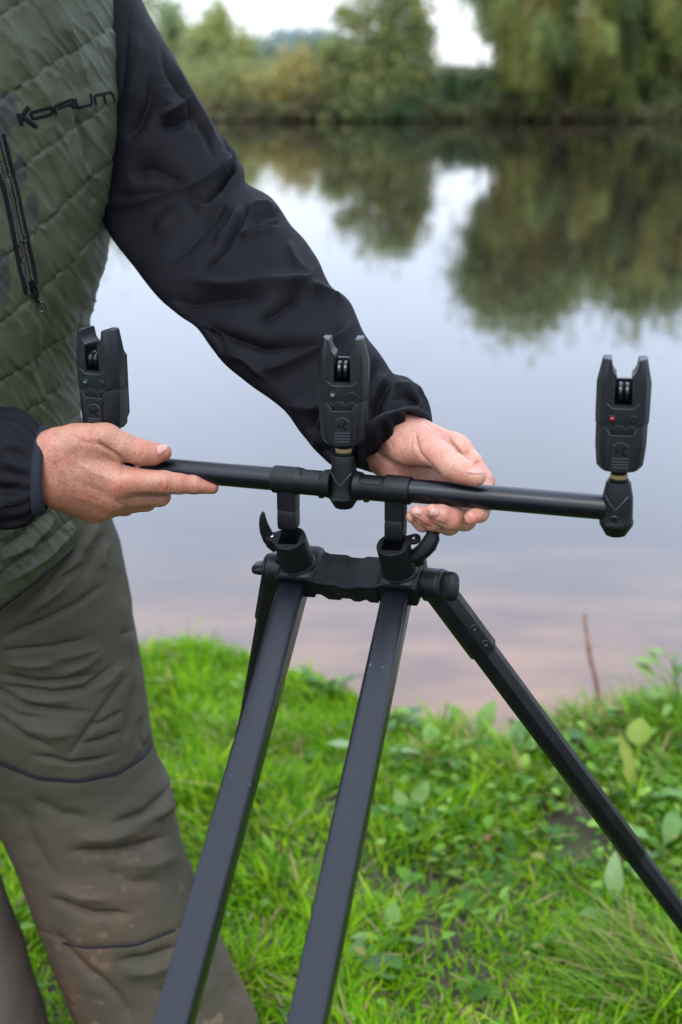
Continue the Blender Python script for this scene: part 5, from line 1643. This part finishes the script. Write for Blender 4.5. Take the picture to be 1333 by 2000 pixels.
# other leg, mostly beyond the left edge
V1, Q1 = V, Q
legR = [tsec(980, -452, 150, 0.128, 1.64), tsec(1100, -470, 190, 0.13, 1.64), tsec(1250, -490, 100, 0.125, 1.64), tsec(1400, -490, -40, 0.115, 1.63), tsec(1560, -440, -75, 0.105, 1.60), tsec(1700, -370, -30, 0.102, 1.56), tsec(1770, -335, 8, 0.102, 1.54),
        tsec(1850, -290, 34, 0.104, 1.52), tsec(1930, -250, 58, 0.106, 1.50), tsec(2000, -220, 80, 0.110, 1.49), tsec(2060, -200, 92, 0.112, 1.49)]
V2, Q2, _ = loft(legR, 240, 160, 2.15)
Q2 = orient(V2, Q2); N2 = vnormals(V2, Q2)
V2 = V2 + N2 * (0.004 * vnoise(V2 * 13, 83) + 0.0025 * vnoise(V2 * np.array([24, 24, 40]), 84))[:, None]
t2 = np.repeat([[0.062, 0.05, 0.038]], len(V2), 0)
m2 = np.clip((0.5 - V2[:, 2]) * 1.8, 0, 1) * np.clip(0.5 + vnoise(V2 * 14, 85), 0, 1)
t2 = t2 * (1 - m2[:, None]) + np.array([[0.092, 0.055, 0.035]]) * m2[:, None]
trousers = mlink('trousers', np_mesh('trousers', np.concatenate([V1, V2]), np.concatenate([Q1, Q2 + len(V1)]), {'tint': np.concatenate([tint, t2])}), trousm, sharp=None)
leg_bvh = BVHTree.FromPolygons([tuple(p) for p in V1], [tuple(q) for q in Q1])
for sm, r_ in ((SEAM1[1:], 0.0024), (SEAM2[1:5], 0.0015)):
    V2, Q2 = lay(leg_bvh, sm, r_, 0.0006, 6, 0.8, 6)
    child('piping', V2, Q2, pipem, trousers)

# ---------------------------------------------------------------- boots
def boot(px, Y):
    c = at_Y(px, 2040, Y); c.z = 0.0
    bm = bmesh.new()
    rows = []
    for t, w, h in ((-0.10, 0.030, 0.09), (-0.08, 0.040, 0.11), (-0.02, 0.044, 0.12), (0.05, 0.044, 0.10), (0.11, 0.048, 0.07), (0.17, 0.046, 0.055), (0.20, 0.034, 0.045), (0.215, 0.016, 0.03)):
        rows.append([bm.verts.new((c.x + w * math.cos(a), c.y - t * 0.9, c.z + 0.004 + max(0, h * 0.5 + h * 0.5 * math.sin(a)))) for a in np.linspace(0, 2 * math.pi, 25)[:-1]])
    for a_, b_ in zip(rows[:-1], rows[1:]):
        for k in range(24): bm.faces.new((a_[k], a_[(k + 1) % 24], b_[(k + 1) % 24], b_[k]))
    bm.faces.new(rows[0][::-1]); bm.faces.new(rows[-1])
    o = link('boot', bm_mesh(bm, 'boot'), bootm, man); o.location = -FOOT
boot(345, 1.60); boot(-60, 1.52)
# ================================================================ hands and body
skin = Mat('skin', (0.5, 0.28, 0.2), 0.46, 0.4)
hs = skin.remap(skin.noise(760, 3, 0.6, stretch=(1.0, 1.0, 0.5)), 0.50, 0.64)
mt = skin.remap(skin.noise(170, 4, 0.65), 0.38, 0.68)
ct = skin.mix(mt, skin.mix(1.0, skin.attr('tint'), (1.05, 1.06, 1.07), 'MULTIPLY'), skin.mix(1.0, skin.attr('tint'), (0.96, 0.92, 0.90), 'MULTIPLY'))
skin.color(skin.mix(hs, ct, skin.mix(1.0, ct, (0.82, 0.74, 0.69), 'MULTIPLY')))
sv(skin.b, 'Subsurface Weight', 0.18); sv(skin.b, 'Subsurface Radius', (1.0, 0.35, 0.2)); sv(skin.b, 'Subsurface Scale', 0.004)
skin.bump(skin.voro(560), 0.0005, 0.4)
skin.bump(skin.noise(260, 4), 0.0006, 0.4)
skin.bump(skin.noise(85, 3), 0.0014, 0.45)
nailm = Mat('fingernail', (0.60, 0.36, 0.30), 0.34, 0.35)
nailm.bump(nailm.noise(200, 2), 0.0003, 0.4)

W3 = lambda p: np.array(tuple(at(*p)), np.float32)
def chain(P, joints):
    """joints: (px,py,z,r mm)"""
    d = None
    for (x0, y0, z0, r0), (x1, y1, z1, r1) in zip(joints[:-1], joints[1:]):
        c = cap(P, W3((x0, y0, z0)), W3((x1, y1, z1)), r0 * mm, r1 * mm)
        d = c if d is None else smin(d, c, 3.5 * mm)
    return d

HR = dict(
    palm=[[(36, 895, 1.352, 13), (112, 880, 1.333, 17.5), (232, 940, 1.329, 14.5)], [(36, 920, 1.352, 15), (108, 915, 1.332, 19), (222, 966, 1.337, 14.5)],
          [(36, 940, 1.352, 14), (108, 942, 1.335, 18), (205, 984, 1.347, 14)], [(36, 945, 1.352, 13), (108, 957, 1.340, 16.5), (182, 993, 1.357, 13)],
          [(100, 880, 1.333, 17), (150, 864, 1.330, 16.5), (206, 860, 1.326, 14.2)]],
    thumb=[(150, 866, 1.330, 15), (206, 861, 1.326, 14.3), (240, 872, 1.324, 12.4), (276, 884, 1.326, 12.2), (298, 886, 1.330, 10.6), (318, 884, 1.334, 8.6)],
    fingers=[[(215, 938, 1.330, 14), (262, 940, 1.325, 12.6), (322, 943, 1.325, 10.9), (350, 945, 1.328, 9.4), (378, 947, 1.331, 8.5), (415, 953, 1.335, 5.9)],
             [(212, 964, 1.338, 13.5), (262, 967, 1.342, 11.5), (312, 968, 1.348, 10.2), (316, 950, 1.378, 8.8), (288, 926, 1.392, 7.6)],
             [(200, 984, 1.350, 13), (285, 978, 1.368, 10), (288, 957, 1.393, 8.6), (262, 936, 1.400, 7.4)],
             [(180, 993, 1.358, 12), (245, 988, 1.378, 9), (248, 968, 1.400, 7.8), (226, 950, 1.405, 6.6)]],
    kth=9, kf=7)
HL = dict(
    palm=[[(740, 790, 1.372, 10), (802, 842, 1.332, 16.5), (893, 876, 1.314, 12.2)], [(728, 806, 1.372, 11), (782, 862, 1.333, 18), (902, 922, 1.320, 12)],
          [(715, 825, 1.372, 10), (762, 882, 1.337, 16.5), (890, 950, 1.326, 12)], [(712, 840, 1.372, 9), (746, 890, 1.337, 16.5), (790, 930, 1.328, 16), (862, 962, 1.330, 12)],
          [(775, 850, 1.318, 19), (800, 872, 1.302, 19.5), (838, 880, 1.290, 15.5)]],
    thumb=[(796, 858, 1.312, 16), (836, 872, 1.287, 15), (862, 892, 1.272, 12.6), (887, 911, 1.2585, 12.0), (906, 921, 1.252, 10.6), (931, 931, 1.2465, 8.6)],
    fingers=[[(890, 874, 1.314, 12), (922, 905, 1.304, 10.5), (945, 942, 1.292, 9.8), (946, 982, 1.276, 8.6), (938, 1002, 1.266, 8.0), (921, 1011, 1.258, 6.8)],
             [(898, 922, 1.318, 11), (914, 992, 1.300, 10.2), (908, 1014, 1.284, 10.6), (880, 1013, 1.268, 10.0), (862, 1005, 1.262, 8.8), (845, 999, 1.258, 6.9)],
             [(888, 950, 1.324, 11), (892, 1010, 1.306, 10), (878, 1024, 1.292, 10), (846, 1016, 1.274, 9.2), (830, 1007, 1.267, 8.2), (815, 1001, 1.263, 6.6)],
             [(862, 962, 1.328, 10.5), (862, 1014, 1.312, 9.4), (850, 1024, 1.300, 9.2), (826, 1020, 1.286, 8.4), (808, 1009, 1.279, 6.6)]],
    kth=8, kf=8)

def hand_sdf(H):
    def fn(P):
        palm = None
        for ch in H['palm']:
            c = chain(P, ch)
            palm = c if palm is None else smin(palm, c, 13 * mm)
        out = smin(palm, chain(P, H['thumb']), H['kth'] * mm)
        for f in H['fingers']:
            out = np.minimum(out, smin(palm, chain(P, f), H['kf'] * mm))
        return out
    return fn

def build_hand(H, h, creases, bumps):
    pts = np.array([W3(j[:3]) for ch in H['palm'] + [H['thumb']] + H['fingers'] for j in ch])
    V, Q = surface_nets(hand_sdf(H), pts.min(0) - 0.026, pts.max(0) + 0.026, h)
    V = relax(V, Q, 2, 0.5)
    N = vnormals(V, Q)
    c = V.mean(0)
    if ((V - c) * N).sum() < 0: Q = Q[:, ::-1].copy(); N = -N
    X, Y, _ = proj(V)
    fw = front_weight(V, N)
    D = np.zeros(len(V))
    for p, w, a in creases: D += fold(X, Y, p, w, 1.35 * a * mm) * fw
    for (x, y, w, a) in bumps: D += a * mm * np.exp(-(((X - x) ** 2 + (Y - y) ** 2) / (w * w))) * fw
    D += 0.00018 * vnoise(V * 160, 91) + 0.0004 * vnoise(V * 60, 92)
    return V + N * D[:, None], Q, N

CR_R = [([(186, 862), (205, 874), (222, 886), (238, 899), (244, 907)], 3.4, -3.4), ([(243, 907), (262, 911), (280, 911)], 2.6, -1.6), ([(241, 906), (237, 926)], 2.5, -0.9),
        ([(265, 863), (266, 880), (264, 897)], 1.5, -1.1), ([(271, 864), (273, 880), (272, 898)], 1.4, -1.2), ([(279, 865), (281, 880), (279, 895)], 1.4, -1.1), ([(285, 870), (287, 884), (285, 896)], 1.2, -0.45),
        ([(318, 938), (313, 947), (316, 958)], 1.6, -1.3), ([(324, 937), (330, 947), (326, 960)], 1.5, -1.2), ([(321, 942), (319, 948), (321, 954)], 1.2, -0.9), ([(334, 938), (337, 950), (334, 962)], 1.2, -0.5), ([(376, 934), (378, 948), (376, 962)], 1.2, -0.5),
        ([(250, 966), (285, 967), (330, 967)], 2.6, -1.0), ([(225, 975), (240, 990)], 4, -1.0),
        ([(130, 842), (160, 862), (188, 868)], 5, -0.7), ([(150, 905), (190, 925), (222, 938)], 7, 0.6), ([(140, 935), (180, 955), (215, 968)], 7, -0.6), ([(135, 965), (175, 980), (205, 990)], 6, 0.5), ([(105, 860), (103, 900), (106, 950)], 6, -0.6)]
BM_R = [(228, 950, 15, 1.0), (321, 948, 9, 0.7), (200, 846, 14, 0.9)]
CR_L = [([(724, 862), (732, 878), (744, 893), (768, 907), (794, 915), (826, 917), (848, 914)], 3.6, -3.2), ([(812, 846), (815, 866), (820, 884), (832, 900), (850, 917)], 3.0, -1.9), ([(838, 914), (848, 918), (860, 926)], 2.5, -1.8),
        ([(806, 850), (804, 880), (812, 898)], 3, -0.6), ([(745, 840), (748, 862), (760, 885)], 3, -0.6), ([(756, 832), (758, 856), (770, 880)], 2.6, -0.5), ([(735, 850), (738, 868), (748, 884)], 2.4, -0.5),
        ([(870, 899), (878, 889), (892, 883), (902, 886)], 1.6, -0.9), ([(875, 904), (884, 893), (897, 888)], 1.4, -0.8), ([(868, 893), (876, 882), (888, 878)], 1.3, -0.7), ([(882, 908), (890, 898), (902, 894)], 1.2, -0.5),
        ([(904, 893), (896, 882), (882, 864), (874, 846)], 3.4, -2.4), ([(905, 891), (912, 884), (918, 880)], 2.4, -1.6), ([(926, 911), (932, 904), (940, 902)], 2.2, -1.4),
        ([(890, 846), (886, 860)], 2.2, -0.6), ([(868, 840), (872, 852)], 2, -0.7),
        ([(846, 1015), (858, 1010), (866, 1012)], 1.5, -0.6), ([(806, 1022), (816, 1018)], 1.6, -0.7), ([(905, 1010), (908, 1022)], 1.5, -0.5)]
CR_L += [([(831, 990), (836, 1008), (850, 1020), (874, 1027)], 2.2, -1.6), ([(802, 1003), (812, 1015), (828, 1026), (846, 1032)], 2.2, -1.5), ([(905, 1000), (912, 1008), (915, 1020)], 2.2, -1.2)]
BM_L = [(795, 880, 22, 1.6), (868, 875, 12, 0.6)]
VR, QR, NR = build_hand(HR, 0.00115, CR_R, BM_R)
VL, QL, NL = build_hand(HL, 0.00115, CR_L, BM_L)

def skin_tint(V, base, reds, dark=()):
    X, Y, _ = proj(V)
    c = np.repeat([base], len(V), 0).astype(float)
    c *= (1 + 0.07 * vnoise(V * 45, 95) + 0.06 * vnoise(V * 130, 96))[:, None]
    r = np.clip(0.5 * (vnoise(V * 55, 97) + 0.25), 0, 0.6)
    c *= (1 + 0.10 * np.clip(vnoise(V * 28, 98), -1, 1))[:, None] * np.array([[1, 1, 1]])
    for x, y, w, a in reds: r = np.maximum(r, a * np.exp(-(((X - x) ** 2 + (Y - y) ** 2) / (w * w))))
    c = c * (1 - r[:, None]) + c * np.array([[1.02, 0.66, 0.62]]) * r[:, None]
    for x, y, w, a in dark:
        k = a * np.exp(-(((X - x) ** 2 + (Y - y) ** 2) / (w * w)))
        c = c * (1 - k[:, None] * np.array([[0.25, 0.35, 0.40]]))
    return c
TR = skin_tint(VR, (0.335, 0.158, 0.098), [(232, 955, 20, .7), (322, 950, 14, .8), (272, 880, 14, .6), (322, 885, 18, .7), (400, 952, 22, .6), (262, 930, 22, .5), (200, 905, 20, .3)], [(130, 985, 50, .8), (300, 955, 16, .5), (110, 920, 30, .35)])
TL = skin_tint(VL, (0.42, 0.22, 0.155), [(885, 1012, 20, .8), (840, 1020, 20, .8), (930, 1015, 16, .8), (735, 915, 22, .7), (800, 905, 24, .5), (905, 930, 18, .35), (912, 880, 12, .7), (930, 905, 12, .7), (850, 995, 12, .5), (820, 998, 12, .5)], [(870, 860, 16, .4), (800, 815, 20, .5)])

# the rest of the body, coarse, under the clothes
def pB(px, py, Y): return np.array(tuple(at_Y(px, py, Y)), np.float32)
sh_r, sh_l = pB(-440, -150, 1.74), pB(90, -150, 1.74)
hip_r, hip_l = pB(-240, 1080, 1.64), pB(30, 1080, 1.64)
neck, headc = pB(-150, -330, 1.63), pB(-140, -640, 1.58)
mid = lambda s: np.array((Vector(s[0]) + Vector(s[1])) / 2, np.float32)
ARM_L = [mid(armL[i]) for i in (2, 4, 6, 8, 10, 12, 14, 16, 18)]
ARM_R = [mid(armR[i]) for i in (1, 2, 3, 4, 5, 6, 7, 8)]
kn_l, an_l = pB(150, 1520, 1.61), pB(335, 2010, 1.58)
kn_r, an_r = pB(-260, 1520, 1.60), pB(-70, 2010, 1.50)
def body_sdf(P):
    d = ell(P, (sh_l + sh_r) * 0.5 + np.array([0, 0.0, -0.16], np.float32), (0.175, 0.11, 0.26))
    d = smin(d, ell(P, (hip_l + hip_r) * 0.5 + np.array([0, 0, 0.06], np.float32), (0.165, 0.11, 0.2)), 0.08)
    d = smin(d, cap(P, sh_r, sh_l, 0.055, 0.055), 0.06)
    for arm in (ARM_L, ARM_R):
        for a, b in zip(arm[:-1], arm[1:]): d = smin(d, cap(P, a, b, 0.011, 0.011), 0.004)
    for a, b, c, r in ((hip_l, kn_l, an_l, (0.075, 0.052, 0.036)), (hip_r, kn_r, an_r, (0.075, 0.052, 0.036))):
        d = smin(d, smin(cap(P, a, b, r[0], r[1]), cap(P, b, c, r[1], r[2]), 0.02), 0.03)
    d = smin(d, cap(P, neck - np.array([0, 0, 0.06], np.float32), headc - np.array([0, 0, 0.06], np.float32), 0.062, 0.055), 0.03)
    d = smin(d, ell(P, headc + np.array([0, 0.01, 0.03], np.float32), (0.078, 0.098, 0.105)), 0.03)
    d = smin(d, ell(P, headc + np.array([0.01, -0.04, -0.055], np.float32), (0.055, 0.055, 0.062)), 0.03)
    d = smin(d, cap(P, headc + np.array([0.012, -0.088, 0.02], np.float32), headc + np.array([0.014, -0.108, -0.018], np.float32), 0.009, 0.014), 0.012)
    for s in (-1, 1): d = smin(d, ell(P, headc + np.array([s * 0.08, 0.01, 0.0], np.float32), (0.012, 0.02, 0.032)), 0.008)
    for s in (-1, 1): d = np.maximum(d, -ell(P, headc + np.array([0.012 + s * 0.032, -0.092, 0.018], np.float32), (0.016, 0.012, 0.009)))
    d = np.maximum(d, -ell(P, headc + np.array([0.013, -0.1, -0.052], np.float32), (0.022, 0.014, 0.004)))
    return d
BH_ = 0.010
bl = np.min([sh_r, hip_r, an_r, an_l] + ARM_R + ARM_L, 0) - 0.16; bh = np.max([sh_l, headc, hip_l] + ARM_R + ARM_L, 0) + 0.17
VB, QB = surface_nets(body_sdf, bl, bh, BH_)
VB = relax(VB, QB, 1, 0.4)
NB = vnormals(VB, QB)
if ((VB - VB.mean(0)) * NB).sum() < 0: QB = QB[:, ::-1].copy()
TB = np.repeat([[0.5, 0.29, 0.21]], len(VB), 0)
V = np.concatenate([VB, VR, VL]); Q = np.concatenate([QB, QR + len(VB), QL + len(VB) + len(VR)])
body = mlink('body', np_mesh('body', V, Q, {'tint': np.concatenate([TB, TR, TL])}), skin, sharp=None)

# hair cap
hairm = Mat('hair', (0.03, 0.02, 0.014), 0.6, 0.3)
hairm.bump(hairm.noise(60, 4, stretch=(4, 4, 1)), 0.004)
def hair_sdf(P):
    d = ell(P, headc + np.array([0, 0.016, 0.035], np.float32), (0.086, 0.106, 0.112))
    q = P - headc
    return np.maximum(d, -(q[:, 2] - 0.02 + 0.9 * q[:, 1] * -1 * 0 + np.where(q[:, 1] < -0.02, -0.05, 0.05)) * 0.7)
VH, QH = surface_nets(hair_sdf, headc - 0.14, headc + 0.17, 0.008)
mlink('hair', np_mesh('hair', VH, orient(VH, QH)), hairm, sharp=None)

# ---------------------------------------------------------------- dark hairs on the wrists and the back of the hand
bhair = Mat('body_hair', (0.09, 0.05, 0.03), 0.5, 0.3)
def hairs():
    rng = np.random.default_rng(3)
    bv = BVHTree.FromPolygons([tuple(p) for p in np.concatenate([VR, VL])], [tuple(q) for q in np.concatenate([QR, QL + len(VR)])])
    parts = []
    for k in range(480):
        if k < 360: px, py, dx, dy = rng.uniform(98, 205), rng.uniform(838, 1002), 6.5, 5.0
        elif k < 395: px, py, dx, dy = rng.uniform(215, 262), rng.uniform(846, 872), 6.0, -1.5
        else: px, py, dx, dy = rng.uniform(782, 862), rng.uniform(806, 848), 4.5, 5.5
        a, n = on(bv, px, py, 0.0, 9.0)
        if proj([a])[2][0] > 1.45: continue
        dx += rng.normal() * 1.2; dy += rng.normal() * 1.2
        b, n2 = on(bv, px + dx, py + dy, 0.0007, 9.0)
        if (b - a).length > 0.02: continue
        parts.append(tube_arrays([a, (a + b) / 2 + n * 0.0008, b], [0.00006, 0.00005, 0.00002], 3))
    V, Q = join_arrays(parts)
    o = link('body_hair', np_mesh('body_hair', V, Q), bhair, body); o['kind'] = 'stuff'
hairs()

# ---------------------------------------------------------------- fingernails
hand_bvh = BVHTree.FromPolygons([tuple(p) for p in np.concatenate([VR, VL])], [tuple(q) for q in np.concatenate([QR, QL + len(VR)])])
def nail(a, b, c, d, tip=(0.60, 0.46, 0.40)):
    """corners: root-side pair a,b and free-edge pair d,c"""
    n = 9
    V, Q, T = [], [], []
    for i in range(n):
        for j in range(n):
            u, v = i / (n - 1), j / (n - 1)
            # round the corners of the plate
            vv = 0.5 + (v - 0.5) * (1 - 0.25 * (2 * u - 1) ** 4)
            uu = 0.5 + (u - 0.5) * (1 - 0.22 * (2 * v - 1) ** 2)
            x = (a[0] * (1 - vv) + b[0] * vv) * (1 - uu) + (d[0] * (1 - vv) + c[0] * vv) * uu
            y = (a[1] * (1 - vv) + b[1] * vv) * (1 - uu) + (d[1] * (1 - vv) + c[1] * vv) * uu
            rim = max(abs(2 * u - 1) if u < 0.5 else 0, abs(2 * v - 1))
            p, nn = on(hand_bvh, x, y, 0.00055 - 0.0009 * max(0, rim - 0.7) / 0.3, 1.26)
            V.append(tuple(p)); T.append(tip if u > 0.9 else (0.42, 0.22, 0.175))
    for i in range(n - 1):
        for j in range(n - 1):
            k = i * n + j
            Q.append((k, k + 1, k + n + 1, k + n))
    o = link('fingernail', np_mesh('fingernail', V, np.array(Q), {'tint': T}), nailm, body, sharp=None)
    s = o.modifiers.new('thick', 'SOLIDIFY'); s.thickness = 0.0005; s.offset = 0
    return o
nailm.l.new(nailm.attr('tint'), nailm.b.inputs['Base Color'])
nail((305, 869), (309, 892), (328, 879), (326, 866), (0.55, 0.42, 0.38))          # right thumb
nail((909, 924), (919, 914), (945, 920), (938, 927), (0.62, 0.54, 0.50))          # left thumb
nail((862, 993), (858, 1009), (841, 1007), (845, 992))      # left middle
nail((829, 993), (826, 1008), (811, 1006), (814, 992))      # left ring
